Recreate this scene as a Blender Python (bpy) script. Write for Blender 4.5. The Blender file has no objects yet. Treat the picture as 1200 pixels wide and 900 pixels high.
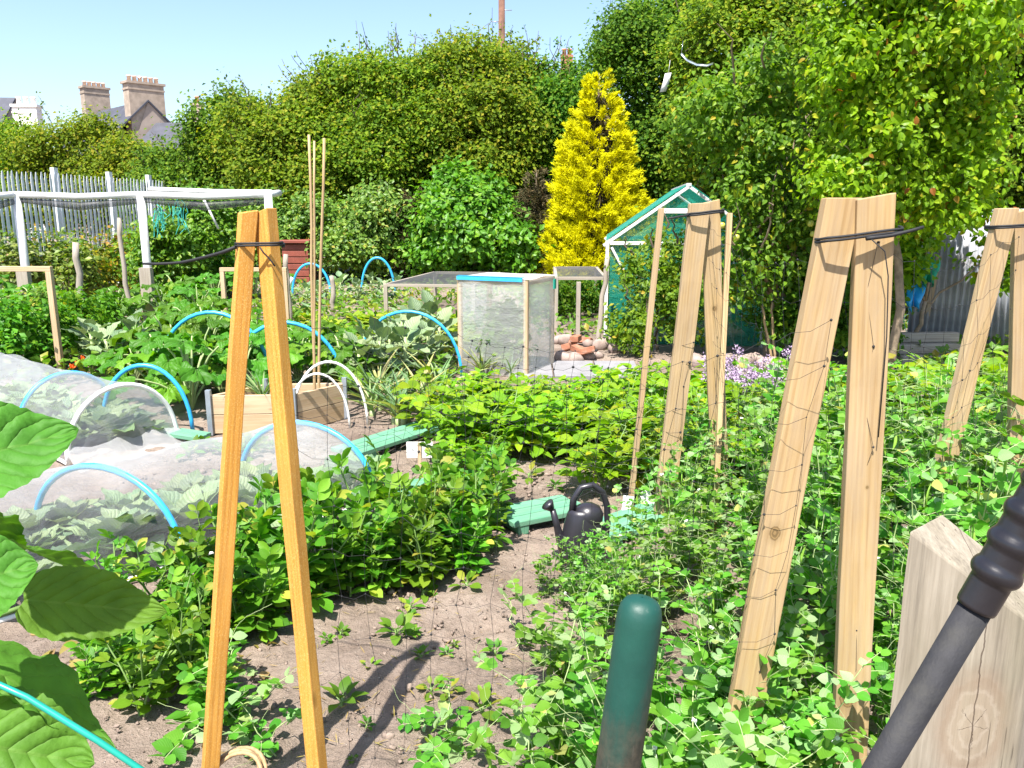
import bpy, math, random
import numpy as np
from mathutils import Vector, Matrix
R = math.radians
random.seed(11)
rng = np.random.default_rng(11)
scene = bpy.context.scene
C = scene.collection

# ------------------------------------------------------------------ camera model (metres, x right, y away, z up)
FPX, PITCH, CAMZ = 936.0, R(12.06), 1.6
CP, SP = math.cos(PITCH), math.sin(PITCH)
def ray(u, v):
    a, b = (u - 600) / FPX, (450 - v) / FPX
    return Vector((a, CP + b * SP, -SP + b * CP))
def at(u, v, Y):
    d = ray(u, v)
    return Vector((0, 0, CAMZ)) + d * (Y / d.y)
def gnd(u, v, z=0.0):
    d = ray(u, v)
    return Vector((0, 0, CAMZ)) + d * ((z - CAMZ) / d.z)

cam_data = bpy.data.cameras.new("camera")
cam = bpy.data.objects.new("camera", cam_data)
C.objects.link(cam)
cam.location = (0, 0, CAMZ)
cam.rotation_euler = (math.pi / 2 - PITCH, 0, 0)
cam_data.sensor_width = 36
cam_data.lens = FPX / 1200 * 36
cam_data.clip_start = 0.02
cam_data.clip_end = 2000
scene.camera = cam

# ------------------------------------------------------------------ light
TO_SUN = Vector((-0.30, -0.78, 1.60)).normalized()
SUN_EL = math.asin(TO_SUN.z)
SUN_AZ = math.atan2(TO_SUN.x, TO_SUN.y)
world = bpy.data.worlds.new("World")
scene.world = world
world.use_nodes = True
nt = world.node_tree
nt.nodes.clear()
sky = nt.nodes.new("ShaderNodeTexSky")
sky.sky_type = 'NISHITA'
sky.sun_disc = False
sky.sun_elevation = SUN_EL
sky.sun_rotation = SUN_AZ
sky.altitude = 20
sky.air_density = 1.0
sky.dust_density = 1.4
sky.ozone_density = 2.2
bg = nt.nodes.new("ShaderNodeBackground")
bg.inputs["Strength"].default_value = 0.108
wo = nt.nodes.new("ShaderNodeOutputWorld")
nt.links.new(sky.outputs[0], bg.inputs[0])
nt.links.new(bg.outputs[0], wo.inputs[0])
sun_d = bpy.data.lights.new("sun", 'SUN')
sun_d.energy = 5.0
sun_d.angle = R(0.53)
sun_d.color = (1.0, 0.955, 0.88)
sun = bpy.data.objects.new("sun", sun_d)
C.objects.link(sun)
sun.rotation_euler = TO_SUN.to_track_quat('Z', 'Y').to_euler()
scene.view_settings.view_transform = 'Standard'
scene.view_settings.look = 'None'
scene.view_settings.gamma = 1
scene.view_settings.exposure = 1.34
cy = scene.cycles
cy.max_bounces = 8
cy.diffuse_bounces = 3
cy.glossy_bounces = 3
cy.transmission_bounces = 5
cy.transparent_max_bounces = 24
cy.caustics_reflective = False
cy.caustics_refractive = False
cy.use_denoising = True
cy.sample_clamp_indirect = 6

# ------------------------------------------------------------------ mesh builder
def nrm(a):
    return a / np.maximum(np.linalg.norm(a, axis=-1, keepdims=True), 1e-9)
def frames(d, n):
    """(N,3) tip directions and rough normals -> (N,3,3) with columns x, y(tip), z(normal)"""
    y = nrm(np.asarray(d, float)); n = np.asarray(n, float)
    x = np.cross(y, n)
    bad = np.linalg.norm(x, axis=-1) < 1e-4
    if bad.any():
        x[bad] = np.cross(y[bad], np.array([0.31, 0.77, 0.55]))
    x = nrm(x)
    z = np.cross(x, y)
    return np.stack([x, y, z], axis=-1)

class MB:
    def __init__(s):
        s.V, s.F, s.U, s.n = [], [], [], 0
    def add(s, v, f, uv=None):
        v = np.asarray(v, float)
        s.V.append(v)
        s.U.append(np.asarray(uv, float) if uv is not None else np.full((len(v), 2), 0.25))
        s.F.append(np.asarray(f, np.int64) + s.n)
        s.n += len(v)
        return s
    def leaves(s, tpl, pos, mats, scale, wscale=None):
        tv, tf, tu = tpl
        N = len(pos)
        if N == 0: return s
        scale = np.broadcast_to(np.asarray(scale, float), (N,))
        t = np.broadcast_to(tv[None], (N,) + tv.shape) * scale[:, None, None]
        if wscale is not None:
            t = t * np.stack([np.broadcast_to(wscale, (N,)), np.ones(N), np.ones(N)], -1)[:, None, :]
        v = np.einsum('nij,nkj->nki', mats, t) + np.asarray(pos, float)[:, None, :]
        k = len(tv)
        f = tf[None] + (np.arange(N) * k)[:, None, None]
        return s.add(v.reshape(-1, 3), f.reshape(-1, tf.shape[1]), np.tile(tu, (N, 1)))
    def box(s, c, size, M=None, taper=1.0):
        x, y, z = [a / 2 for a in size]
        v = np.array([[-x,-y,-z],[x,-y,-z],[x,y,-z],[-x,y,-z],[-x*taper,-y*taper,z],[x*taper,-y*taper,z],[x*taper,y*taper,z],[-x*taper,y*taper,z]])
        if M is not None: v = v @ np.array(M).T[:3,:3]
        f = [[0,3,2,1],[4,5,6,7],[0,1,5,4],[1,2,6,5],[2,3,7,6],[3,0,4,7]]
        return s.add(v + np.array(c), f)
    def bar(s, p, q, w, t, up=(0,0,1)):
        p, q = Vector(p), Vector(q)
        d = (q - p)
        L = d.length
        d.normalize()
        x = d.cross(Vector(up))
        if x.length < 1e-4: x = d.cross(Vector((0,1,0)))
        x.normalize()
        y = x.cross(d)
        M = Matrix((x, y, d)).transposed()
        return s.box((p + q) / 2, (w, t, L), M)
    def tube(s, pts, r, n=8, cap=True):
        P = np.array([list(p) for p in pts], float)
        m = len(P)
        r = np.broadcast_to(np.asarray(r, float), (m,))
        T = nrm(np.gradient(P, axis=0))
        ref = np.array([0.0, 0, 1]) if abs(T[0][2]) < 0.9 else np.array([1.0, 0, 0])
        a = np.arange(n) * 2 * math.pi / n
        V = []
        x = nrm(np.cross(T[0], ref))
        for i in range(m):
            x = nrm(x - T[i] * np.dot(x, T[i]))
            y = np.cross(T[i], x)
            V.append(P[i] + r[i] * (np.cos(a)[:, None] * x + np.sin(a)[:, None] * y))
        V = np.concatenate(V)
        i, j = np.meshgrid(np.arange(m - 1), np.arange(n), indexing='ij')
        j2 = (j + 1) % n
        F = np.stack([i*n+j, i*n+j2, (i+1)*n+j2, (i+1)*n+j], -1).reshape(-1, 4)
        if cap:
            V = np.concatenate([V, P[[0, -1]]])
            c0, c1 = m*n, m*n+1
            jj = np.arange(n)
            # caps as quads with a doubled centre: keep one face array of width four
            F0 = np.stack([np.full(n, c0), (jj+1) % n, jj, jj], -1)
            F1 = np.stack([np.full(n, c1), (m-1)*n+jj, (m-1)*n+(jj+1) % n, (m-1)*n+(jj+1) % n], -1)
            uvl = np.zeros((len(V), 2))
            return s.add(V, np.concatenate([F, F0, F1]), uvl)
        return s.add(V, F)
    def lathe(s, c, prof, n=24, sx=1, sy=1, M=None):
        a = np.arange(n) * 2 * math.pi / n
        V = np.concatenate([np.stack([r*np.cos(a)*sx, r*np.sin(a)*sy, np.full(n, z)], -1) for r, z in prof])
        m = len(prof)
        i, j = np.meshgrid(np.arange(m - 1), np.arange(n), indexing='ij')
        j2 = (j + 1) % n
        F = np.stack([i*n+j, i*n+j2, (i+1)*n+j2, (i+1)*n+j], -1).reshape(-1, 4)
        if M is not None: V = V @ np.array(M).T[:3,:3]
        return s.add(V + np.array(c), F)
    def ball(s, c, r, n=8, m=6, sx=1, sy=1, sz=1):
        prof = [(max(1e-4, r*math.sin(math.pi*k/m)), -r*math.cos(math.pi*k/m)*sz) for k in range(m+1)]
        return s.lathe(c, prof, n, sx, sy)
    def prism(s, poly, off):
        """polygon (list of 3d points) extruded by off, as triangulated fan + quads"""
        P = np.array([list(p) for p in poly], float); k = len(P); off = np.array(list(off), float)
        V = np.concatenate([P, P + off])
        F = [[i, (i+1) % k, k+(i+1) % k, k+i] for i in range(k)]
        for i in range(1, k-1, 2):
            a, b, c2 = i, i+1, min(i+2, k-1)
            F.append([0, c2, b, a]); F.append([k, k+a, k+b, k+c2])
        return s.add(V, F)
    def mesh(s, name, smooth=False):
        me = bpy.data.meshes.new(name)
        V = np.concatenate(s.V) if s.V else np.zeros((0, 3)); U = np.concatenate(s.U) if s.U else np.zeros((0, 2))
        loops, tot = [], []
        for f in s.F:
            if f.ndim == 2 and f.shape[1] == 4:
                tri = f[:, 2] == f[:, 3]
                q = f[~tri]; t = f[tri][:, :3]
                loops += [q.ravel(), t.ravel()]; tot += [np.full(len(q), 4), np.full(len(t), 3)]
            else:
                loops.append(f.ravel()); tot.append(np.full(len(f), f.shape[1]))
        L = np.concatenate(loops).astype(np.int32); T = np.concatenate(tot).astype(np.int32)
        me.vertices.add(len(V)); me.vertices.foreach_set("co", V.astype(np.float32).ravel())
        me.loops.add(len(L)); me.loops.foreach_set("vertex_index", L)
        me.polygons.add(len(T))
        me.polygons.foreach_set("loop_start", np.concatenate([[0], np.cumsum(T)[:-1]]).astype(np.int32))
        me.polygons.foreach_set("loop_total", T)
        uvl = me.uv_layers.new(name="UVMap")
        uvl.data.foreach_set("uv", U[L].astype(np.float32).ravel())
        me.polygons.foreach_set("use_smooth", np.full(len(T), smooth))
        me.update(calc_edges=True)
        me.validate()
        return me
    def build(s, name, mat, parent=None, smooth=False, bevel=0.0):
        o = bpy.data.objects.new(name, s.mesh(name, smooth))
        if mat: o.data.materials.append(mat)
        C.objects.link(o)
        if parent: o.parent = parent
        if bevel:
            b = o.modifiers.new("bevel", 'BEVEL'); b.width = bevel; b.segments = 2; b.limit_method = 'ANGLE'
        return o

def tag(o, label=None, cat=None, group=None, kind=None):
    if label: o["label"] = label
    if cat: o["category"] = cat
    if group: o["group"] = group
    if kind: o["kind"] = kind
    return o
def thing(name, label, cat, loc=(0,0,0), rz=0.0, group=None):
    o = bpy.data.objects.new(name, None)
    C.objects.link(o)
    o.empty_display_size = 0.1
    o.location = loc; o.rotation_euler = (0, 0, rz)
    return tag(o, label, cat, group)
def oriented(o, p, q, up=(0,1,0)):
    """put a mesh built along local +z from 0 so that it runs from p to q"""
    p, q = Vector(p), Vector(q)
    d = (q - p).normalized()
    x = Vector(up).cross(d).normalized()
    y = d.cross(x)
    M = Matrix((x, y, d)).transposed().to_4x4()
    M.translation = p
    o.matrix_basis = M
    return o

# ------------------------------------------------------------------ leaf templates
def leaf_tpl(nl, nw, prof, fold=0.25, curl=0.15, wav=0.0, wfreq=3, serr=0.0):
    ts = np.linspace(0, 1, nl + 1); ss = np.linspace(-1, 1, nw + 1)
    V, U = [], []
    for i, t in enumerate(ts):
        w = prof(t) * (1 + (serr if i % 2 else -serr) * (0 < i < nl))
        for s_ in ss:
            x = s_ * w / 2
            z = fold * abs(x) - curl * t * t + wav * math.sin(wfreq * 2 * math.pi * t + (1.3 if s_ > 0 else 0)) * abs(s_) ** 1.5
            V.append((x, t, z)); U.append(((s_ + 1) / 2, t))
    m = nw + 1
    F = [[i*m+j, i*m+j+1, (i+1)*m+j+1, (i+1)*m+j] for i in range(nl) for j in range(nw)]
    return np.array(V), np.array(F), np.array(U)
def p_oval(w, peak=0.45):
    k = math.log(0.5) / math.log(peak)
    return lambda t: w * max(0.001, math.sin(math.pi * min(1, max(0, t)) ** k)) ** 0.8
def p_round(w): return lambda t: w * max(0.001, 1 - (2*t - 1) ** 2) ** 0.5
def p_strap(w): return lambda t: w * max(0.001, min(1, 5*t+0.4) * (1 - t ** 2.5))
def p_heart(w): return lambda t: w * max(0.001, (math.sin(math.pi * min(1, t + 0.02) ** 0.62)) ** 0.75)
T_FAR = (np.array([[0,0,0],[0.36,0.5,0.12],[0,1,-0.05],[-0.36,0.5,0.12]], float), np.array([[0,1,2,3]]), np.array([[.5,0],[1,.5],[.5,1],[0,.5]]))
T_MID = leaf_tpl(2, 2, lambda t: [0.08, 0.66, 0.02][int(round(t*2))], 0.25, 0.15)
T_PEAR = leaf_tpl(4, 2, p_oval(0.62, 0.42), 0.35, 0.25)
T_POT = leaf_tpl(5, 2, p_oval(0.62, 0.38), 0.22, 0.32, 0.02)
T_BEAN = leaf_tpl(4, 2, p_oval(0.58, 0.5), 0.3, 0.12)
T_PEA = leaf_tpl(4, 4, p_oval(0.74, 0.45), 0.18, 0.12, 0.02, 2)
T_STIP = leaf_tpl(4, 4, p_heart(0.95), 0.25, 0.1, 0.03, 2)
T_CAB = leaf_tpl(7, 4, p_heart(0.85), 0.35, 0.25, 0.05, 3)
T_LET = leaf_tpl(6, 4, p_heart(0.6), 0.3, 0.35, 0.05, 3)
T_LEEK = leaf_tpl(7, 2, p_strap(0.075), 0.7, 0.35)
T_GRASS = leaf_tpl(3, 2, p_strap(0.06), 0.4, 0.4)
T_NEEDLE = leaf_tpl(2, 2, lambda t: [0.10, 0.22, 0.02][int(round(t*2))], 0.3, -0.08)
def palm_tpl(lobes=5, depth=0.22, rings=4, seg=40, cup=0.18, rough=0.05, ser=0.05):
    V, U = [(0, 0, 0)], [(0.5, 0.0)]
    for k in range(1, rings + 1):
        f = k / rings
        for j in range(seg):
            th = -math.pi/2 + 2 * math.pi * (j + 0.0) / seg
            a = (j / seg)
            notch = min(1, (min(a, 1 - a) / 0.085)) ** 0.6
            rr = (1 - depth + depth * abs(math.cos(math.pi * lobes * (a - 0.5))) ** 0.8) * (0.25 + 0.75 * notch) * (0.78 + 0.3 * math.sin(math.pi * a))
            if k == rings: rr *= 1 + (ser if j % 2 else -ser)
            x, y = rr * f * math.cos(th) * 0.55, rr * f * math.sin(th) * 0.55
            z = cup * f * f * (0.4 + 0.6 * math.cos(lobes * 2 * math.pi * (a - 0.5)) ) - 0.16 * f ** 3 + rough * math.sin(9 * th + k)
            V.append((x, y + 0.12, z)); U.append((0.5 + 0.5 * f * math.cos(th), 0.5 + 0.5 * f * math.sin(th)))
    F = []
    for j in range(seg):
        j2 = (j + 1) % seg
        F.append([0, 1 + j, 1 + j2, 1 + j2])
        for k in range(1, rings):
            a, b = 1 + (k-1)*seg, 1 + k*seg
            F.append([a+j, b+j, b+j2, a+j2])
    return np.array(V), np.array(F), np.array(U)
T_SQUASH = palm_tpl()
# ------------------------------------------------------------------ materials
def new_mat(name):
    m = bpy.data.materials.new(name); m.use_nodes = True
    t = m.node_tree; t.nodes.clear()
    out = t.nodes.new("ShaderNodeOutputMaterial")
    return m, t, out
def N(t, typ, **kw):
    n = t.nodes.new(typ)
    for k, v in kw.items():
        if k.startswith("i_"):
            key = k[2:].replace("_", " ")
            n.inputs[key].default_value = v
        else: setattr(n, k, v)
    return n
def ramp(t, src, stops):
    r = t.nodes.new("ShaderNodeValToRGB")
    e = r.color_ramp.elements
    while len(e) < len(stops): e.new(0.5)
    for el, (p, c) in zip(e, stops):
        el.position = p; el.color = (c[0], c[1], c[2], 1)
    t.links.new(src, r.inputs[0])
    return r.outputs[0]
def math_n(t, op, a, b=None):
    n = t.nodes.new("ShaderNodeMath"); n.operation = op
    for i, x in enumerate((a, b)):
        if x is None: continue
        if isinstance(x, (int, float)): n.inputs[i].default_value = x
        else: t.links.new(x, n.inputs[i])
    return n.outputs[0]
def mixc(t, fac, a, b, mode='MIX'):
    n = t.nodes.new("ShaderNodeMix"); n.data_type = 'RGBA'; n.blend_type = mode
    for i, x in ((0, fac), (6, a), (7, b)):
        if isinstance(x, (int, float)): n.inputs[i].default_value = x
        elif isinstance(x, tuple): n.inputs[i].default_value = (*x, 1)
        else: t.links.new(x, n.inputs[i])
    return n.outputs[2]
def coords(t, scale=(1,1,1), out="Object"):
    tc = t.nodes.new("ShaderNodeTexCoord"); mp = t.nodes.new("ShaderNodeMapping")
    mp.inputs["Scale"].default_value = scale
    t.links.new(tc.outputs[out], mp.inputs[0])
    return mp.outputs[0]
def noise(t, vec, scale, detail=4, rough=0.6, dist=0.0):
    n = t.nodes.new("ShaderNodeTexNoise")
    n.inputs["Scale"].default_value = scale; n.inputs["Detail"].default_value = detail
    n.inputs["Roughness"].default_value = rough; n.inputs["Distortion"].default_value = dist
    t.links.new(vec, n.inputs["Vector"])
    return n.outputs[0]
def bump(t, h, strength=0.5, dist=0.01):
    b = t.nodes.new("ShaderNodeBump"); b.inputs["Strength"].default_value = strength; b.inputs["Distance"].default_value = dist
    t.links.new(h, b.inputs["Height"])
    return b.outputs[0]

def leaf_mat(name, stops, trans=0.42, rough=0.45, spec=0.35, veins=0.0, tint=(1.25, 1.35, 0.35), patch=6.0, objvar=0.12):
    """stops: colours picked leaf by leaf; light passes through the blade as a yellower green"""
    m, t, out = new_mat(name)
    g = t.nodes.new("ShaderNodeNewGeometry")
    col = ramp(t, g.outputs["Random Per Island"], stops)
    v = coords(t)
    nz = noise(t, v, patch, 2)
    col = mixc(t, 0.55, col, ramp(t, nz, [(0.3, (0.62, 0.66, 0.6)), (0.7, (1.25, 1.22, 1.1))]), 'MULTIPLY')
    oi = t.nodes.new("ShaderNodeObjectInfo")
    hs = t.nodes.new("ShaderNodeHueSaturation")
    t.links.new(col, hs.inputs["Color"])
    t.links.new(math_n(t, 'ADD', 0.5 - 0.02, math_n(t, 'MULTIPLY', oi.outputs["Random"], 0.04)), hs.inputs["Hue"])
    t.links.new(math_n(t, 'ADD', 1 - objvar, math_n(t, 'MULTIPLY', oi.outputs["Random"], 2 * objvar)), hs.inputs["Value"])
    col = hs.outputs[0]
    nrm_out = None
    if veins:
        uv = t.nodes.new("ShaderNodeUVMap")
        sep = t.nodes.new("ShaderNodeSeparateXYZ"); t.links.new(uv.outputs[0], sep.inputs[0])
        ax = math_n(t, 'ABSOLUTE', math_n(t, 'SUBTRACT', sep.outputs[0], 0.5))
        mid = math_n(t, 'LESS_THAN', ax, 0.018)
        ph = math_n(t, 'SUBTRACT', sep.outputs[1], math_n(t, 'MULTIPLY', ax, 0.75))
        sv = math_n(t, 'ABSOLUTE', math_n(t, 'SINE', math_n(t, 'MULTIPLY', ph, 24.0)))
        side = math_n(t, 'LESS_THAN', sv, 0.10)
        both = math_n(t, 'MAXIMUM', mid, math_n(t, 'MULTIPLY', side, 0.55))
        col = mixc(t, math_n(t, 'MULTIPLY', both, veins), col, (0.30, 0.42, 0.12))
        fine = noise(t, coords(t), 70, 3)
        h = math_n(t, 'ADD', math_n(t, 'POWER', sv, 0.5), math_n(t, 'MULTIPLY', fine, 0.5))
        nrm_out = bump(t, h, 0.55 if veins > 0.08 else 0.18, 0.006)
    p = N(t, "ShaderNodeBsdfPrincipled", i_Roughness=rough)
    p.inputs["Specular IOR Level"].default_value = spec
    t.links.new(col, p.inputs["Base Color"])
    tr = t.nodes.new("ShaderNodeBsdfTranslucent")
    t.links.new(mixc(t, 1.0, col, tint, 'MULTIPLY'), tr.inputs[0])
    if nrm_out:
        t.links.new(nrm_out, p.inputs["Normal"])
    mx = t.nodes.new("ShaderNodeMixShader"); mx.inputs[0].default_value = trans
    t.links.new(p.outputs[0], mx.inputs[1]); t.links.new(tr.outputs[0], mx.inputs[2])
    t.links.new(mx.outputs[0], out.inputs[0])
    return m

def plain_mat(name, c, rough=0.5, var=0.12, scale=8, metal=0.0, bmp=0.0, bscale=60, spec=0.5, dirt=None):
    m, t, out = new_mat(name)
    v = coords(t)
    nz = noise(t, v, scale, 5)
    lo = tuple(x * (1 - var) for x in c); hi = tuple(min(1, x * (1 + var)) for x in c)
    col = ramp(t, nz, [(0.3, lo), (0.7, hi)])
    if dirt:
        col = mixc(t, ramp(t, noise(t, v, scale * 0.6, 6, 0.7), [(0.5, (0,0,0)), (0.72, (1,1,1))]), col, dirt)
    p = N(t, "ShaderNodeBsdfPrincipled", i_Roughness=rough, i_Metallic=metal)
    p.inputs["Specular IOR Level"].default_value = spec
    t.links.new(col, p.inputs["Base Color"])
    if bmp:
        t.links.new(bump(t, noise(t, v, bscale, 4), bmp, 0.004), p.inputs["Normal"])
    t.links.new(p.outputs[0], out.inputs[0])
    return m

def wood_mat(name, c1, c2, knots=0.5, grain=55, rough=0.7, weather=0.0, bstr=0.35, speck=0.0, spots=()):
    """grain runs along the object's own z axis"""
    m, t, out = new_mat(name)
    oi = t.nodes.new("ShaderNodeObjectInfo")
    tc = t.nodes.new("ShaderNodeTexCoord")
    add = t.nodes.new("ShaderNodeVectorMath"); add.operation = 'ADD'
    sc_ = t.nodes.new("ShaderNodeVectorMath"); sc_.operation = 'SCALE'
    sc_.inputs[0].default_value = (3.1, 1.7, 9.3)
    t.links.new(oi.outputs["Random"], sc_.inputs["Scale"])
    t.links.new(tc.outputs["Object"], add.inputs[0]); t.links.new(sc_.outputs[0], add.inputs[1])
    def mp(s):
        n = t.nodes.new("ShaderNodeMapping"); n.inputs["Scale"].default_value = s
        t.links.new(add.outputs[0], n.inputs[0]); return n.outputs[0]
    fibre = noise(t, mp((1, 1, 0.018)), grain * 5, 5, 0.7)
    wave = t.nodes.new("ShaderNodeTexWave"); wave.wave_type = 'BANDS'; wave.bands_direction = 'X'
    wave.inputs["Scale"].default_value = grain * 0.5; wave.inputs["Distortion"].default_value = 11; wave.inputs["Detail"].default_value = 3
    wave.inputs["Detail Scale"].default_value = 0.7
    t.links.new(mp((1, 0.6, 0.07)), wave.inputs["Vector"])
    f = math_n(t, 'ADD', math_n(t, 'MULTIPLY', fibre, 0.86), math_n(t, 'MULTIPLY', wave.outputs["Fac"], 0.14))
    col = ramp(t, f, [(0.3, c2), (0.5, tuple((a*0.4+b*0.6) for a, b in zip(c2, c1))), (0.68, c1)])
    big = noise(t, mp((2, 2, 0.5)), 5, 3)
    col = mixc(t, 0.7, col, ramp(t, big, [(0.25, (0.72, 0.66, 0.6)), (0.75, (1.15, 1.15, 1.15))]), 'MULTIPLY')
    if weather:
        col = mixc(t, math_n(t, 'MULTIPLY', ramp(t, noise(t, mp((6, 6, 0.8)), 4, 6, 0.7), [(0.35, (0,0,0)), (0.7, (1,1,1))]), weather), col, (0.30, 0.27, 0.24))
    if speck:
        col = mixc(t, math_n(t, 'MULTIPLY', ramp(t, noise(t, mp((1, 1, 0.7)), 420, 2), [(0.55, (0,0,0)), (0.62, (1,1,1))]), speck), col, (0.75, 0.55, 0.22))
    h = f
    if knots:
        vo = t.nodes.new("ShaderNodeTexVoronoi"); vo.inputs["Scale"].default_value = 4.5
        t.links.new(mp((1.6, 1.6, 0.55)), vo.inputs["Vector"])
        km = ramp(t, vo.outputs["Distance"], [(0.03, (1,1,1)), (0.085, (0,0,0))])
        col = mixc(t, math_n(t, 'MULTIPLY', km, knots), col, tuple(x * 0.32 for x in c2))
    if spots:
        sp = t.nodes.new("ShaderNodeSeparateXYZ"); t.links.new(tc.outputs["Object"], sp.inputs[0])
        for (kx, kz, kr) in spots:
            dx = math_n(t, 'SUBTRACT', sp.outputs[0], kx); dz = math_n(t, 'MULTIPLY', math_n(t, 'SUBTRACT', sp.outputs[2], kz), 0.8)
            d = math_n(t, 'SQRT', math_n(t, 'ADD', math_n(t, 'MULTIPLY', dx, dx), math_n(t, 'MULTIPLY', dz, dz)))
            d = math_n(t, 'ADD', d, math_n(t, 'MULTIPLY', math_n(t, 'SUBTRACT', noise(t, coords(t), 60, 3), 0.5), kr * 0.7))
            rings = ramp(t, math_n(t, 'SINE', math_n(t, 'MULTIPLY', d, 12.0 / kr)), [(0.0, tuple(x*0.45 for x in c2)), (1.0, tuple(x*0.8 for x in c2))])
            col = mixc(t, ramp(t, math_n(t, 'DIVIDE', d, kr * 2), [(0.42, (1,1,1)), (0.5, (0,0,0))]), col, rings)
            col = mixc(t, math_n(t, 'MULTIPLY', ramp(t, math_n(t, 'DIVIDE', d, kr * 4), [(0.2, (0,0,0)), (0.25, (1,1,1)), (0.5, (0,0,0))]), 0.35), col, tuple(x*0.6 for x in c2))
    p = N(t, "ShaderNodeBsdfPrincipled", i_Roughness=rough)
    p.inputs["Specular IOR Level"].default_value = 0.25
    t.links.new(col, p.inputs["Base Color"])
    t.links.new(bump(t, h, bstr, 0.002), p.inputs["Normal"])
    t.links.new(p.outputs[0], out.inputs[0])
    return m

def net_mat(name, c, opac, trans=0.5, grain=0.25):
    """finely woven crop mesh or thin polythene: part of the light goes straight through"""
    m, t, out = new_mat(name)
    v = coords(t)
    lw = t.nodes.new("ShaderNodeLayerWeight"); lw.inputs[0].default_value = 0.35
    wr = noise(t, coords(t, (1, 1, 3)), 5, 4, 0.6, 0.8)
    fac = math_n(t, 'ADD', opac, math_n(t, 'MULTIPLY', lw.outputs["Facing"], 0.35))
    fac = math_n(t, 'ADD', fac, math_n(t, 'MULTIPLY', math_n(t, 'SUBTRACT', wr, 0.5), grain * 2))
    fac = math_n(t, 'MINIMUM', math_n(t, 'MAXIMUM', fac, 0.05), 0.97)
    p = N(t, "ShaderNodeBsdfPrincipled", i_Roughness=0.45)
    p.inputs["Base Color"].default_value = (*c, 1)
    p.inputs["Specular IOR Level"].default_value = 0.4
    t.links.new(bump(t, wr, 0.5, 0.03), p.inputs["Normal"])
    tr = t.nodes.new("ShaderNodeBsdfTranslucent"); tr.inputs[0].default_value = (*c, 1)
    a = t.nodes.new("ShaderNodeMixShader"); a.inputs[0].default_value = trans
    t.links.new(p.outputs[0], a.inputs[1]); t.links.new(tr.outputs[0], a.inputs[2])
    tp = t.nodes.new("ShaderNodeBsdfTransparent")
    b = t.nodes.new("ShaderNodeMixShader")
    t.links.new(fac, b.inputs[0]); t.links.new(tp.outputs[0], b.inputs[1]); t.links.new(a.outputs[0], b.inputs[2])
    t.links.new(b.outputs[0], out.inputs[0])
    return m

def soil_mat():
    m, t, out = new_mat("soil")
    v = coords(t)
    a = noise(t, v, 2.2, 6, 0.65); b = noise(t, v, 28, 6, 0.7); c = noise(t, v, 160, 3, 0.7)
    f = math_n(t, 'ADD', math_n(t, 'MULTIPLY', a, 0.45), math_n(t, 'ADD', math_n(t, 'MULTIPLY', b, 0.35), math_n(t, 'MULTIPLY', c, 0.2)))
    col = ramp(t, f, [(0.32, (0.115, 0.088, 0.070)), (0.48, (0.255, 0.198, 0.160)), (0.62, (0.35, 0.280, 0.232))])
    col = mixc(t, 0.8, col, ramp(t, noise(t, v, 1.3, 4, 0.6), [(0.33, (0.62, 0.58, 0.55)), (0.5, (1, 1, 1)), (0.7, (1.12, 1.1, 1.08))]), 'MULTIPLY')
    vo = t.nodes.new("ShaderNodeTexVoronoi"); vo.inputs["Scale"].default_value = 55; t.links.new(v, vo.inputs["Vector"])
    st = math_n(t, 'MULTIPLY', ramp(t, vo.outputs["Distance"], [(0.16, (1,1,1)), (0.22, (0,0,0))]), ramp(t, vo.outputs["Color"], [(0.62, (0,0,0)), (0.68, (1,1,1))]))
    col = mixc(t, math_n(t, 'MULTIPLY', st, 0.65), col, (0.42, 0.36, 0.31))
    p = N(t, "ShaderNodeBsdfPrincipled", i_Roughness=0.95)
    p.inputs["Specular IOR Level"].default_value = 0.15
    t.links.new(col, p.inputs["Base Color"])
    h = math_n(t, 'ADD', math_n(t, 'MULTIPLY', b, 1.0), math_n(t, 'ADD', math_n(t, 'MULTIPLY', c, 0.4), math_n(t, 'MULTIPLY', st, 0.5)))
    t.links.new(bump(t, h, 1.0, 0.026), p.inputs["Normal"])
    t.links.new(p.outputs[0], out.inputs[0])
    return m

M = {}
M['soil'] = soil_mat()
M['clod'] = plain_mat("clod", (0.22, 0.17, 0.14), 0.95, 0.4, 30, bmp=0.8, bscale=120, spec=0.1)
M['stone'] = plain_mat("stone", (0.30, 0.23, 0.20), 0.9, 0.3, 9, bmp=0.6, spec=0.2)
M['brick'] = plain_mat("brick", (0.33, 0.14, 0.085), 0.9, 0.25, 14, bmp=0.6, spec=0.2, dirt=(0.3, 0.25, 0.21))
M['slab'] = plain_mat("slab", (0.22, 0.215, 0.225), 0.9, 0.15, 6, bmp=0.4, spec=0.2)
M['orange_wood'] = wood_mat("orange_wood", (0.62, 0.31, 0.055), (0.42, 0.185, 0.026), 0.6, 45, 0.7, 0.06, 0.35, 0.35)
M['pale_wood'] = wood_mat("pale_wood", (0.46, 0.33, 0.175), (0.33, 0.215, 0.10), 0.75, 40, 0.8, 0.34)
M['pine_wood'] = wood_mat("pine_wood", (0.56, 0.43, 0.28), (0.42, 0.28, 0.15), 0.4, 30, 0.75, 0.15)
M['old_wood'] = wood_mat("old_wood", (0.46, 0.38, 0.28), (0.27, 0.20, 0.14), 0.5, 30, 0.85, 0.55, 0.6)
M['post_wood'] = wood_mat("post_wood", (0.56, 0.45, 0.32), (0.34, 0.25, 0.16), 0.85, 22, 0.85, 0.35, 0.8)
M['grey_wood'] = wood_mat("grey_wood", (0.42, 0.37, 0.31), (0.24, 0.20, 0.16), 0.4, 30, 0.9, 0.5, 0.6)
M['cane'] = wood_mat("cane", (0.46, 0.34, 0.19), (0.30, 0.20, 0.10), 0.2, 30, 0.6)
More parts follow.
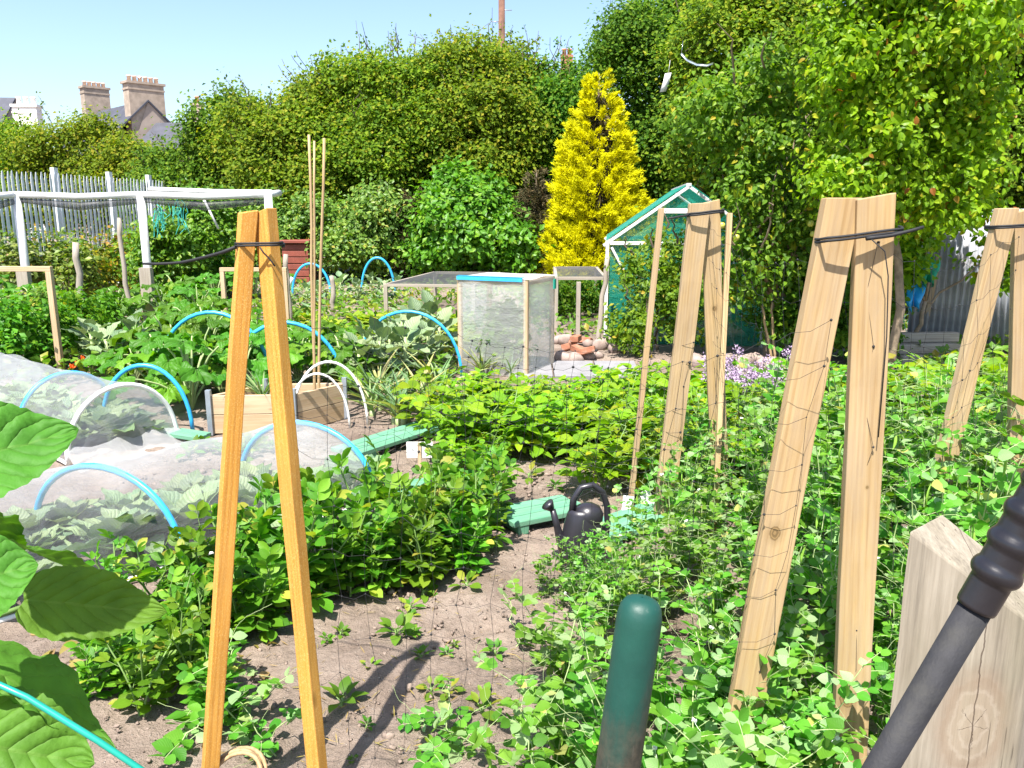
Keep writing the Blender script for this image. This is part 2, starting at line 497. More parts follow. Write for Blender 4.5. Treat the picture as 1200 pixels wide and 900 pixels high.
M['bark'] = plain_mat("bark", (0.13, 0.10, 0.075), 0.95, 0.4, 12, bmp=0.9, bscale=40, spec=0.1)
M['palebark'] = plain_mat("pale_bark", (0.26, 0.20, 0.14), 0.95, 0.35, 12, bmp=0.9, bscale=40, spec=0.1)
M['twig'] = plain_mat("twig", (0.17, 0.12, 0.07), 0.9, 0.3, 12)
M['stem'] = plain_mat("green_stem", (0.16, 0.26, 0.07), 0.55, 0.25, 10)
M['stem_pale'] = plain_mat("pale_stem", (0.30, 0.38, 0.16), 0.55, 0.25, 10)
M['white_paint'] = plain_mat("white_paint", (0.66, 0.66, 0.66), 0.5, 0.08, 5, dirt=(0.46, 0.44, 0.40))
M['blue_pipe'] = plain_mat("blue_pipe", (0.035, 0.36, 0.68), 0.38, 0.12, 6)
M['white_pipe'] = plain_mat("white_pipe", (0.78, 0.78, 0.74), 0.4, 0.06, 6)
M['teal'] = plain_mat("teal_hose", (0.01, 0.27, 0.20), 0.35, 0.15, 10)
M['green_board'] = wood_mat("green_board", (0.12, 0.34, 0.215), (0.07, 0.235, 0.145), 0.15, 30, 0.7, 0.25, 0.4)
M['green_post'] = plain_mat("green_plastic", (0.008, 0.070, 0.048), 0.38, 0.3, 10, spec=0.5, dirt=(0.055, 0.05, 0.036), bmp=0.25, bscale=70)
M['black_rubber'] = plain_mat("black_rubber", (0.014, 0.013, 0.016), 0.3, 0.3, 20, spec=0.5, bmp=0.1)
M['grey_foam'] = plain_mat("grey_foam", (0.020, 0.020, 0.023), 0.7, 0.3, 30, bmp=0.25, bscale=300, spec=0.3, dirt=(0.036, 0.035, 0.033))
M['can_plastic'] = plain_mat("can_plastic", (0.022, 0.020, 0.026), 0.33, 0.2, 10)
M['black'] = plain_mat("black_twine", (0.012, 0.012, 0.014), 0.7, 0.3, 30)
M['tan_cord'] = plain_mat("tan_cord", (0.36, 0.24, 0.12), 0.7, 0.3, 60, bmp=0.5, bscale=200)
M['card'] = plain_mat("white_card", (0.72, 0.71, 0.69), 0.6, 0.04, 5)
M['steel'] = plain_mat("steel", (0.36, 0.40, 0.45), 0.45, 0.15, 10, metal=0.6)
M['silver'] = plain_mat("silver", (0.72, 0.76, 0.8), 0.2, 0.1, 10, metal=0.9)
M['red_box'] = plain_mat("red_paint", (0.22, 0.055, 0.035), 0.6, 0.2, 6)
M['grey_net'] = net_mat("dark_net", (0.10, 0.10, 0.11), 0.42, 0.2)
M['mesh'] = net_mat("crop_mesh", (0.56, 0.57, 0.61), 0.18, 0.5, 0.20)
M['mesh_end'] = net_mat("crop_mesh_double", (0.78, 0.79, 0.80), 0.34, 0.5, 0.16)
M['poly'] = net_mat("polythene", (0.88, 0.89, 0.88), 0.38, 0.55, 0.08)
M['poly_top'] = net_mat("polythene_top", (0.72, 0.69, 0.70), 0.85, 0.4, 0.05)
M['glass_green'] = net_mat("green_glazing", (0.025, 0.36, 0.27), 0.46, 0.4, 0.12)
M['corrugated'] = plain_mat("corrugated_steel", (0.28, 0.29, 0.32), 0.6, 0.25, 4, metal=0.0, dirt=(0.19, 0.165, 0.145))
M['galv'] = plain_mat("galvanised_steel", (0.70, 0.72, 0.76), 0.5, 0.12, 5, metal=0.0)
M['slate'] = plain_mat("slate_roof", (0.055, 0.057, 0.075), 0.75, 0.25, 1.5)
M['render'] = plain_mat("house_render", (0.36, 0.29, 0.24), 0.9, 0.15, 1.2)
M['stonewall'] = plain_mat("chimney_stone", (0.35, 0.28, 0.22), 0.9, 0.25, 2.5, bmp=0.5, bscale=6)
M['pot'] = plain_mat("chimney_pot", (0.62, 0.46, 0.36), 0.8, 0.15, 3)
M['red_pot'] = plain_mat("red_chimney_pot", (0.55, 0.20, 0.12), 0.8, 0.15, 3)
M['white_wall'] = plain_mat("white_wall", (0.75, 0.72, 0.68), 0.8, 0.08, 1.5)
M['pole'] = plain_mat("pole_wood", (0.15, 0.075, 0.05), 0.9, 0.3, 5)
M['blue_bag'] = plain_mat("blue_plastic", (0.02, 0.30, 0.62), 0.4, 0.2, 8)
M['green_cloth'] = plain_mat("green_cloth", (0.01, 0.27, 0.15), 0.7, 0.2, 8)
M['teal_net'] = plain_mat("teal_net", (0.03, 0.11, 0.12), 0.6, 0.3, 20)
M['aqua_net'] = plain_mat("aqua_net", (0.05, 0.45, 0.38), 0.6, 0.3, 20)
M['apple'] = plain_mat("apple_skin", (0.42, 0.44, 0.08), 0.35, 0.2, 20)
M['flower_white'] = plain_mat("white_petal", (0.80, 0.80, 0.74), 0.6, 0.05, 10)
M['flower_purple'] = plain_mat("purple_petal", (0.40, 0.29, 0.42), 0.7, 0.25, 20)
M['flower_orange'] = plain_mat("orange_petal", (0.75, 0.14, 0.02), 0.6, 0.2, 20)
M['pod'] = plain_mat("pea_pod", (0.22, 0.40, 0.05), 0.4, 0.15, 15)

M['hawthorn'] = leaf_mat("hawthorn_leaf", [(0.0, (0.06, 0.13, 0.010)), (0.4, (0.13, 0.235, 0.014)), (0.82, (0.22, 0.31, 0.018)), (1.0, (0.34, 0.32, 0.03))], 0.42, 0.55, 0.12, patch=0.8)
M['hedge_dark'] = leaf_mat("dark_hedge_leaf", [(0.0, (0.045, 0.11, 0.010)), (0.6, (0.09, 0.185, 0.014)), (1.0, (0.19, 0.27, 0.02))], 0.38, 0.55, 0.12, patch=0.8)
M['shrub'] = leaf_mat("shrub_leaf", [(0.0, (0.06, 0.17, 0.010)), (0.7, (0.12, 0.28, 0.014)), (1.0, (0.21, 0.34, 0.018))], 0.4, patch=2)
M['bramble'] = leaf_mat("bramble_leaf", [(0.0, (0.07, 0.13, 0.018)), (0.6, (0.15, 0.24, 0.03)), (0.93, (0.24, 0.31, 0.045)), (1.0, (0.36, 0.24, 0.05))], 0.35, patch=2)
M['gold'] = leaf_mat("golden_conifer_leaf", [(0.0, (0.46, 0.40, 0.008)), (0.5, (0.70, 0.60, 0.010)), (1.0, (0.80, 0.70, 0.015))], 0.45, 0.6, 0.1, tint=(1.1, 1.05, 0.3), patch=1.5, objvar=0.03)
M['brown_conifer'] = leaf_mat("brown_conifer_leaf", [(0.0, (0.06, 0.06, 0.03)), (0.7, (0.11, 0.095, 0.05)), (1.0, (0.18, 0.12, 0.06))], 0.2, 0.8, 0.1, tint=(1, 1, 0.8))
M['pear'] = leaf_mat("pear_leaf", [(0.0, (0.10, 0.24, 0.010)), (0.45, (0.185, 0.38, 0.014)), (0.86, (0.29, 0.49, 0.018)), (0.98, (0.44, 0.49, 0.03)), (1.0, (0.36, 0.14, 0.03))], 0.52, 0.4, 0.2, patch=1.5)
M['appleleaf'] = leaf_mat("apple_leaf", [(0.0, (0.07, 0.15, 0.014)), (0.55, (0.125, 0.24, 0.018)), (0.95, (0.22, 0.33, 0.022)), (1.0, (0.45, 0.34, 0.03))], 0.45, 0.45, 0.2, patch=2)
M['potato'] = leaf_mat("potato_leaf", [(0.0, (0.13, 0.29, 0.010)), (0.5, (0.20, 0.39, 0.013)), (0.88, (0.31, 0.46, 0.016)), (1.0, (0.52, 0.46, 0.03))], 0.45, 0.42, veins=0.1, objvar=0.2)
M['bean'] = leaf_mat("bean_leaf", [(0.0, (0.06, 0.18, 0.014)), (0.5, (0.112, 0.28, 0.018)), (0.9, (0.20, 0.37, 0.03)), (1.0, (0.40, 0.39, 0.06))], 0.42, 0.42, 0.3, veins=0.08, objvar=0.2)
M['pea'] = leaf_mat("pea_leaf", [(0.0, (0.06, 0.19, 0.016)), (0.35, (0.115, 0.30, 0.024)), (0.68, (0.165, 0.36, 0.035)), (0.76, (0.23, 0.39, 0.14)), (0.95, (0.30, 0.43, 0.21)), (1.0, (0.46, 0.44, 0.12))], 0.42, 0.5, 0.3, veins=0.05, objvar=0.18)
M['squash'] = leaf_mat("squash_leaf", [(0.0, (0.055, 0.165, 0.010)), (0.6, (0.095, 0.245, 0.013)), (1.0, (0.17, 0.32, 0.018))], 0.42, 0.5, veins=0.12, objvar=0.18)
M['cabbage'] = leaf_mat("cabbage_leaf", [(0.0, (0.13, 0.21, 0.12)), (0.6, (0.20, 0.30, 0.16)), (1.0, (0.30, 0.38, 0.20))], 0.25, 0.5, 0.35, veins=0.4, tint=(1.1, 1.2, 0.6))
M['leek'] = leaf_mat("leek_leaf", [(0.0, (0.10, 0.20, 0.09)), (0.6, (0.16, 0.27, 0.10)), (0.9, (0.26, 0.33, 0.12)), (1.0, (0.45, 0.38, 0.16))], 0.3, 0.45)
M['lettuce'] = leaf_mat("lettuce_leaf", [(0.0, (0.16, 0.30, 0.02)), (0.6, (0.27, 0.38, 0.025)), (1.0, (0.45, 0.44, 0.04))], 0.42, 0.5, veins=0.2)
M['lowgreen'] = leaf_mat("weed_leaf", [(0.0, (0.07, 0.18, 0.016)), (0.6, (0.13, 0.27, 0.02)), (0.93, (0.26, 0.34, 0.03)), (1.0, (0.40, 0.30, 0.05))], 0.4, 0.5, patch=3)
M['raspberry'] = leaf_mat("raspberry_leaf", [(0.0, (0.08, 0.16, 0.02)), (0.5, (0.17, 0.22, 0.03)), (0.8, (0.34, 0.28, 0.03)), (1.0, (0.45, 0.22, 0.03))], 0.4, 0.5)
M['sunflower'] = leaf_mat("sunflower_leaf", [(0.0, (0.075, 0.19, 0.022)), (1.0, (0.10, 0.24, 0.026))], 0.34, 0.6, 0.22, veins=0.10, patch=14, objvar=0.06)
M['yellowleaf'] = leaf_mat("yellow_leaf", [(0.0, (0.30, 0.26, 0.06)), (0.6, (0.36, 0.26, 0.10)), (1.0, (0.26, 0.17, 0.09))], 0.35, 0.6)

def post_mat(kx, kz):
    """weathered post: grain lines that bend round one big knot, cracks across the knot"""
    m, t, out = new_mat("weathered_post")
    tc = t.nodes.new("ShaderNodeTexCoord"); sp = t.nodes.new("ShaderNodeSeparateXYZ"); t.links.new(tc.outputs["Object"], sp.inputs[0])
    dx = math_n(t, 'SUBTRACT', sp.outputs[0], kx); dz = math_n(t, 'SUBTRACT', sp.outputs[2], kz)
    dzs = math_n(t, 'MULTIPLY', dz, 0.62)
    d = math_n(t, 'SQRT', math_n(t, 'ADD', math_n(t, 'MULTIPLY', dx, dx), math_n(t, 'MULTIPLY', dzs, dzs)))
    d = math_n(t, 'ADD', d, math_n(t, 'MULTIPLY', math_n(t, 'SUBTRACT', noise(t, coords(t), 38, 4, 0.65), 0.5), 0.022))
    push = math_n(t, 'DIVIDE', math_n(t, 'MULTIPLY', dx, 0.004), math_n(t, 'ADD', math_n(t, 'MULTIPLY', d, d), 0.0016))
    cx = t.nodes.new("ShaderNodeCombineXYZ")
    t.links.new(math_n(t, 'SUBTRACT', sp.outputs[0], math_n(t, 'MULTIPLY', push, 0.03)), cx.inputs[0]); t.links.new(sp.outputs[1], cx.inputs[1]); t.links.new(math_n(t, 'MULTIPLY', sp.outputs[2], 0.035), cx.inputs[2])
    a = noise(t, cx.outputs[0], 190, 5, 0.7); b = noise(t, cx.outputs[0], 34, 4, 0.6, 0.3)
    f = math_n(t, 'ADD', math_n(t, 'MULTIPLY', a, 0.45), math_n(t, 'MULTIPLY', b, 0.55))
    col = ramp(t, f, [(0.3, (0.13, 0.112, 0.09)), (0.48, (0.27, 0.238, 0.19)), (0.66, (0.38, 0.34, 0.28))])
    big = noise(t, coords(t, (6, 6, 2.5)), 1.6, 4)
    col = mixc(t, 0.65, col, ramp(t, big, [(0.3, (0.66, 0.62, 0.52)), (0.7, (1.15, 1.13, 1.1))]), 'MULTIPLY')
    ringw = ramp(t, math_n(t, 'SINE', math_n(t, 'MULTIPLY', d, 460.0)), [(0.1, (0.30, 0.235, 0.165)), (0.9, (0.37, 0.30, 0.225))])
    col = mixc(t, math_n(t, 'MULTIPLY', ramp(t, d, [(0.028, (1,1,1)), (0.050, (0,0,0))]), 0.6), col, ringw)
    halo = math_n(t, 'MULTIPLY', ramp(t, d, [(0.030, (0,0,0)), (0.038, (1,1,1)), (0.060, (0,0,0))]), 0.35)
    col = mixc(t, halo, col, (0.20, 0.12, 0.07))
    ang = math_n(t, 'ARCTAN2', dz, dx)
    star = math_n(t, 'LESS_THAN', math_n(t, 'ABSOLUTE', math_n(t, 'SINE', math_n(t, 'ADD', math_n(t, 'MULTIPLY', ang, 2.5), math_n(t, 'MULTIPLY', noise(t, coords(t), 160, 2), 1.4)))), math_n(t, 'SUBTRACT', 0.12, math_n(t, 'MULTIPLY', d, 5.5)))
    wig = math_n(t, 'MULTIPLY', math_n(t, 'SUBTRACT', noise(t, coords(t), 26, 3), 0.5), 0.010)
    crack = math_n(t, 'MULTIPLY', math_n(t, 'LESS_THAN', math_n(t, 'ABSOLUTE', math_n(t, 'ADD', dx, wig)), 0.0009), math_n(t, 'GREATER_THAN', dz, -0.09))
    chk = ramp(t, noise(t, coords(t, (1, 1, 0.05)), 120, 2, 0.5), [(0.70, (0,0,0)), (0.735, (1,1,1))])
    stain = ramp(t, noise(t, coords(t, (3, 3, 0.7)), 3.2, 5, 0.65), [(0.52, (0,0,0)), (0.72, (1,1,1))])
    col = mixc(t, math_n(t, 'MULTIPLY', stain, 0.45), col, (0.20, 0.19, 0.13))
    star = math_n(t, 'MAXIMUM', star, math_n(t, 'MULTIPLY', chk, 0.6))
    dark = math_n(t, 'MAXIMUM', star, math_n(t, 'MULTIPLY', crack, 0.85))
    col = mixc(t, math_n(t, 'MULTIPLY', dark, 0.85), col, (0.05, 0.03, 0.02))
    p = N(t, "ShaderNodeBsdfPrincipled", i_Roughness=0.85); p.inputs["Specular IOR Level"].default_value = 0.2
    t.links.new(col, p.inputs["Base Color"])
    t.links.new(bump(t, math_n(t, 'SUBTRACT', f, dark), 0.8, 0.0022), p.inputs["Normal"])
    t.links.new(p.outputs[0], out.inputs[0])
    return m

def plank(spots, k=1.0): return wood_mat("plank_wood", (0.46*k, 0.325*k, 0.16*k), (0.34*k, 0.22*k, 0.095*k), 0.0, 36, 0.8, 0.34, 0.4, 0.0, spots)
def tube_mat(ztop):
    """green plastic coat, scuffed and soiled brown on the lower part"""
    m, t, out = new_mat("green_coated_tube")
    v = coords(t)
    base = ramp(t, noise(t, v, 14, 5), [(0.3, (0.004, 0.042, 0.032)), (0.7, (0.007, 0.062, 0.045))])
    sp = t.nodes.new("ShaderNodeSeparateXYZ"); t.links.new(v, sp.inputs[0])
    h = math_n(t, 'ADD', math_n(t, 'MULTIPLY', math_n(t, 'SUBTRACT', ztop - 0.10, sp.outputs[2]), 7.0), math_n(t, 'MULTIPLY', math_n(t, 'SUBTRACT', noise(t, coords(t, (1, 1, 0.35)), 22, 6, 0.7), 0.5), 1.6))
    h = math_n(t, 'ADD', h, math_n(t, 'MULTIPLY', sp.outputs[0], 9.0))  # browns the right side as well: painted shade added to the soiling
    col = mixc(t, math_n(t, 'MULTIPLY', ramp(t, h, [(0.15, (0,0,0)), (0.75, (1,1,1))]), 0.85), base, ramp(t, noise(t, v, 60, 5, 0.7), [(0.35, (0.028, 0.022, 0.016)), (0.7, (0.085, 0.065, 0.045))]))
    scr = ramp(t, noise(t, coords(t, (1, 1, 0.08)), 150, 2), [(0.68, (0,0,0)), (0.74, (1,1,1))])
    col = mixc(t, math_n(t, 'MULTIPLY', scr, 0.3), col, (0.12, 0.16, 0.14))
    p = N(t, "ShaderNodeBsdfPrincipled", i_Roughness=0.42); p.inputs["Specular IOR Level"].default_value = 0.45
    t.links.new(col, p.inputs["Base Color"])
    t.links.new(math_n(t, 'ADD', 0.36, math_n(t, 'MULTIPLY', noise(t, v, 50, 5), 0.3)), p.inputs["Roughness"])
    t.links.new(bump(t, noise(t, v, 90, 5, 0.7), 0.3, 0.002), p.inputs["Normal"])
    t.links.new(p.outputs[0], out.inputs[0])
    return m
# ------------------------------------------------------------------ plants
def rdir(n, zmin=-1.0):
    z = rng.uniform(zmin, 1, n); a = rng.uniform(0, 2*math.pi, n); r = np.sqrt(1 - z*z)
    return np.stack([r*np.cos(a), r*np.sin(a), z], -1)
def wob(p, q, n=6, amp=0.05, sag=0.0):
    p, q = np.array(list(p), float), np.array(list(q), float)
    t = np.linspace(0, 1, n)[:, None]
    L = np.linalg.norm(q - p)
    w = np.cumsum(rng.normal(0, 1, (n, 3)), 0); w -= w[0] + (w[-1]-w[0]) * t
    P = p + (q - p) * t + w * amp * L / n
    P[:, 2] -= sag * (4 * t * (1 - t))[:, 0]
    return P

def lobe(u, v, Y, ru, rv, dy=None):
    c = at(u, v, Y)
    k = Y * 1.02 / FPX
    return (np.array(c), np.array([ru*k, (dy if dy else (ru+rv)/2*k), rv*k]))

def crown(mb, lobes, n_clumps, per, cr, leaf, tpl=T_FAR, w_out=0.5, w_up=0.5, w_rnd=0.7, inner=0.3, zmin=0.05, jitter=0.13, back=0.5, droop=0.2):
    cs = np.array([l[0] for l in lobes]); rs = np.array([l[1] for l in lobes])
    w = rs[:, 0] * rs[:, 2] + rs[:, 1] * rs[:, 2]; w /= w.sum()
    li = rng.choice(len(lobes), int(n_clumps * 1.6), p=w)
    d = rdir(len(li), -0.9)
    keep = (d[:, 1] < 0.35) | (rng.random(len(li)) < back)
    li, d = li[keep], d[keep]
    cen = cs[li] + d * rs[li] * (1 + rng.normal(0, jitter, (len(li), 1)))
    q = (cen[:, None, :] - cs[None]) / rs[None]
    inside = (np.linalg.norm(q, axis=-1) < 0.86); inside[np.arange(len(li)), li] = False
    ok = ~inside.any(1) & (cen[:, 2] > zmin)
    cen, li, d = cen[ok][:n_clumps], li[ok][:n_clumps], d[ok][:n_clumps]
    out = nrm(d / rs[li])
    n = len(cen)
    cscale = rng.uniform(0.6, 1.35, n)
    off = rng.normal(0, 1, (n, per, 3)) * (cr * cscale)[:, None, None] * np.array([1.05, 1.05, 0.75])
    pos = (cen[:, None, :] + off).reshape(-1, 3)
    o = np.repeat(out, per, 0)
    cn = nrm(out * w_out + np.array([0, 0, w_up * .35]) + (np.array(TO_SUN) + np.array([0, -.35, 0])) * 1.0 + rng.normal(0, 0.42, out.shape))   # one lie for each spray
    nn = nrm(np.repeat(cn, per, 0) + rng.normal(0, w_rnd, pos.shape) * 0.52)
    td = nrm(np.cross(nn, rdir(len(pos))) + o * 0.3 - np.array([0, 0, droop]))
    sc = leaf * rng.uniform(0.65, 1.3, len(pos))
    g = pos[:, 2] > 0.02
    mb.leaves(tpl, pos[g], frames(td, nn)[g], sc[g])
    ni = int(n * per * inner)
    if ni:
        li2 = rng.choice(len(lobes), ni, p=w)
        d2 = rdir(ni)
        pos = cs[li2] + d2 * rs[li2] * rng.uniform(0.5, 0.92, (ni, 1))
        g = pos[:, 2] > 0.03
        nn = nrm(d2 + rng.normal(0, 0.6, d2.shape)); td = np.cross(nn, rdir(ni))
        mb.leaves(tpl, pos[g], frames(td, nn)[g], (leaf * 1.7 * rng.uniform(0.8, 1.3, ni))[g])
    return cen, out

def shoots(mbt, mbl, lobes, n, L, leaf, tpl=T_FAR, r=0.014, dens=16, zup=0.45):
    """long thin sprigs standing out of the top of a crown, each with its leaves"""
    for _ in range(n):
        c, r3 = lobes[int(rng.integers(len(lobes)))]
        d = rdir(1, zup)[0]
        p = c + d * r3 * 0.93
        q = p + nrm(d + np.array([rng.normal(0, .35), rng.normal(0, .35), 0.7])) * L * rng.uniform(0.5, 1.25)
        P = wob(p, q, 5, 0.5)
        mbt.tube(P, np.linspace(r, r*0.35, 5), 4, cap=False)
        m = int(dens * rng.uniform(0.3, 1.2))
        t = rng.uniform(0.0, 1, m)
        pos = np.stack([np.interp(t, np.linspace(0, 1, 5), P[:, k]) for k in range(3)], -1) + rng.normal(0, leaf*0.6, (m, 3))
        nn = rdir(m, -0.2)
        mbl.leaves(tpl, pos, frames(rdir(m), nn), leaf * rng.uniform(0.6, 1.1, m))

def trunk_mesh(base, lobes, r0, mat_r=0.4):
    mb = MB()
    base = np.array(list(base), float)
    cs = sorted(lobes, key=lambda l: -l[0][2])
    mean = np.mean([l[0] for l in lobes], 0)
    fork = base + (mean - base) * 0.45; fork[2] = max(0.3, base[2] + (mean[2] - base[2]) * 0.5)
    mb.tube(wob(base - np.array([0, 0, 0.15]), fork, 7, 0.25), np.linspace(r0, r0*0.7, 7), 9)
    for c, r3 in cs:
        mb.tube(wob(fork, c + np.array([0, 0, r3[2]*0.3]), 7, 0.35), np.linspace(r0*0.6, r0*0.12, 7), 7)
        for _ in range(5):
            e = c + rdir(1, -0.3)[0] * r3 * 0.85
            mb.tube(wob(c, e, 5, 0.4), np.linspace(r0*0.2, r0*0.05, 5), 5)
    return mb

def tree(name, label, cat, lobes, base, mat, clumps, per, cr, leaf, tpl=T_FAR, bark='bark', r0=0.12, group=None, sh=0, shL=0.8, kw=None, sub=15):
    t = thing(name, label, cat, (base[0], base[1], 0), 0, group)
    # break each main lobe into smaller ones so that the outline is uneven
    L = []
    for c, r in lobes:
        L.append((c, r * 0.70))
        d = rdir(sub, -0.6)
        for k in range(sub):
            f = rng.uniform(0.20, 0.44)
            L.append((c + d[k] * r * rng.uniform(0.70, 1.08 - 0.4 * f), r * f * np.array([1.05, 1.0, 0.92])))
    mb = MB(); tw = trunk_mesh(base, lobes, r0)
    crown(mb, L, clumps, per, cr, leaf, tpl, **(kw or {}))
    if sh: shoots(tw, mb, lobes, sh, shL, leaf * 0.9, tpl)
    o = np.array([base[0], base[1], 0.0])
    for b in (mb, tw): b.V = [v - o for v in b.V]
    tw.build('trunk', M[bark], t, True)
    mb.build('crown', M[mat], t, False)
    return t

# each kind: list of variants, each a list of (part name, mesh, material)
class Kind:
    def __init__(s, name, cat, variants):
        s.name, s.cat, s.variants, s.k = name, cat, variants, 0
        for v in variants:
            for (_pn, me, mat) in v:
                if not me.materials: me.materials.append(mat)
    def put(s, x, y, label, group=None, sc=1.0, rz=None, z=0.0, tilt=0.05, szf=1.0, only=None):
        v = s.variants[s.k % len(s.variants)] if only is None else s.variants[only]
        s.k += 1
        t = thing(s.name, label, s.cat, (x, y, z), 0, group)
        t.rotation_euler = (random.gauss(0, tilt), random.gauss(0, tilt), random.uniform(0, 6.28) if rz is None else rz)
        t.scale = (sc, sc, sc * szf)
        for pn, me, _mat in v:
            o = bpy.data.objects.new(pn, me); C.objects.link(o); o.parent = t
        return t

def stem_curve(h, lean, ang, n=6):
    t = np.linspace(0, 1, n)
    r = lean * h * t ** 1.6
    return np.stack([r*math.cos(ang), r*math.sin(ang), h * (t - 0.12 * lean * t**2)], -1)
def interp(P, t):
    x = np.linspace(0, 1, len(P))
    return np.array([np.interp(t, x, P[:, k]) for k in range(3)])

def v_potato(h=0.45):
    st, fo = MB(), MB()
    pos, dr, no, sc = [], [], [], []
    for s_ in range(int(rng.integers(5, 8))):
        ang = rng.uniform(0, 6.28); hh = h * rng.uniform(0.7, 1.1)
        P = stem_curve(hh, rng.uniform(0.15, 0.7), ang)
        st.tube(P, np.linspace(0.007, 0.003, len(P)), 5, cap=False)
        for k in range(7):
            t = 0.3 + 0.7 * k / 6
            b = interp(P, t); a2 = ang + k * 2.4 + rng.normal(0, .3)
            L = rng.uniform(0.12, 0.2) * (1.1 - 0.4 * t)
            d = np.array([math.cos(a2), math.sin(a2), rng.uniform(0.1, 0.7)]); d /= np.linalg.norm(d)
            Q = np.array([b + d*L*x - np.array([0, 0, 0.25*L*x*x]) for x in np.linspace(0, 1, 4)])
            st.tube(Q, 0.0022, 4, cap=False)
            side = np.cross(d, [0, 0, 1]); side /= np.linalg.norm(side)
            for x, sg in ((0.4, 1), (0.4, -1), (0.7, 1), (0.7, -1), (1.0, 0)):
                p = interp(Q, x)
                dd = (d * 0.5 + side * sg) if sg else d
                pos.append(p); dr.append(dd + np.array([0, 0, rng.normal(-0.15, .2)])); no.append(np.array([0, 0, 1.]) + rng.normal(0, .35, 3) + d * 0.2)
                sc.append((0.075 if sg else 0.1) * rng.uniform(0.75, 1.2) * (0.7 + 0.3 * x))
    fo.leaves(T_POT, pos, frames(dr, no), sc)
    return [('stem', st.mesh('stem', True), M['stem']), ('foliage', fo.mesh('foliage', True), M['potato'])]

def v_bean(h=0.4):
    st, fo = MB(), MB()
    pos, dr, no, sc = [], [], [], []
    for s_ in range(int(rng.integers(4, 7))):
        ang = rng.uniform(0, 6.28); hh = h * rng.uniform(0.6, 1.1)
        P = stem_curve(hh, rng.uniform(0.1, 0.5), ang)
        P = P + np.array([rng.normal(0, .04), rng.normal(0, .04), 0])
        st.tube(P, np.linspace(0.006, 0.004, len(P)), 5, cap=False)
        nk = 9
        for k in range(nk):
            t = 0.12 + 0.88 * k / (nk - 1)
            b = interp(P, t); a2 = ang + k * 2.6 + rng.normal(0, .3)
            el = 0.25 + 0.9 * t ** 3 + rng.normal(0, .12)
            d = np.array([math.cos(a2)*math.cos(el), math.sin(a2)*math.cos(el), math.sin(el)])
            L = 0.085 * rng.uniform(0.7, 1.2) * (1.05 - 0.35 * t)
            side = np.cross(d, [0, 0, 1]); side /= max(1e-3, np.linalg.norm(side)); up = np.cross(side, d)
            st.tube([b, b + d * L], 0.0018, 3, cap=False)
            for x, sg in ((0.45, 1), (0.5, -1), (0.95, 1), (1.0, -1)):
                pos.append(b + d * L * x)
                dr.append(d * 0.75 + side * sg * 0.8 + rng.normal(0, .12, 3)); no.append(up + rng.normal(0, .25, 3))
                sc.append(0.085 * rng.uniform(0.75, 1.25) * (1.05 - 0.35 * t))
    fo.leaves(T_BEAN, pos, frames(dr, no), sc)
    return [('stem', st.mesh('stem', True), M['stem']), ('foliage', fo.mesh('foliage', True), M['bean'])]

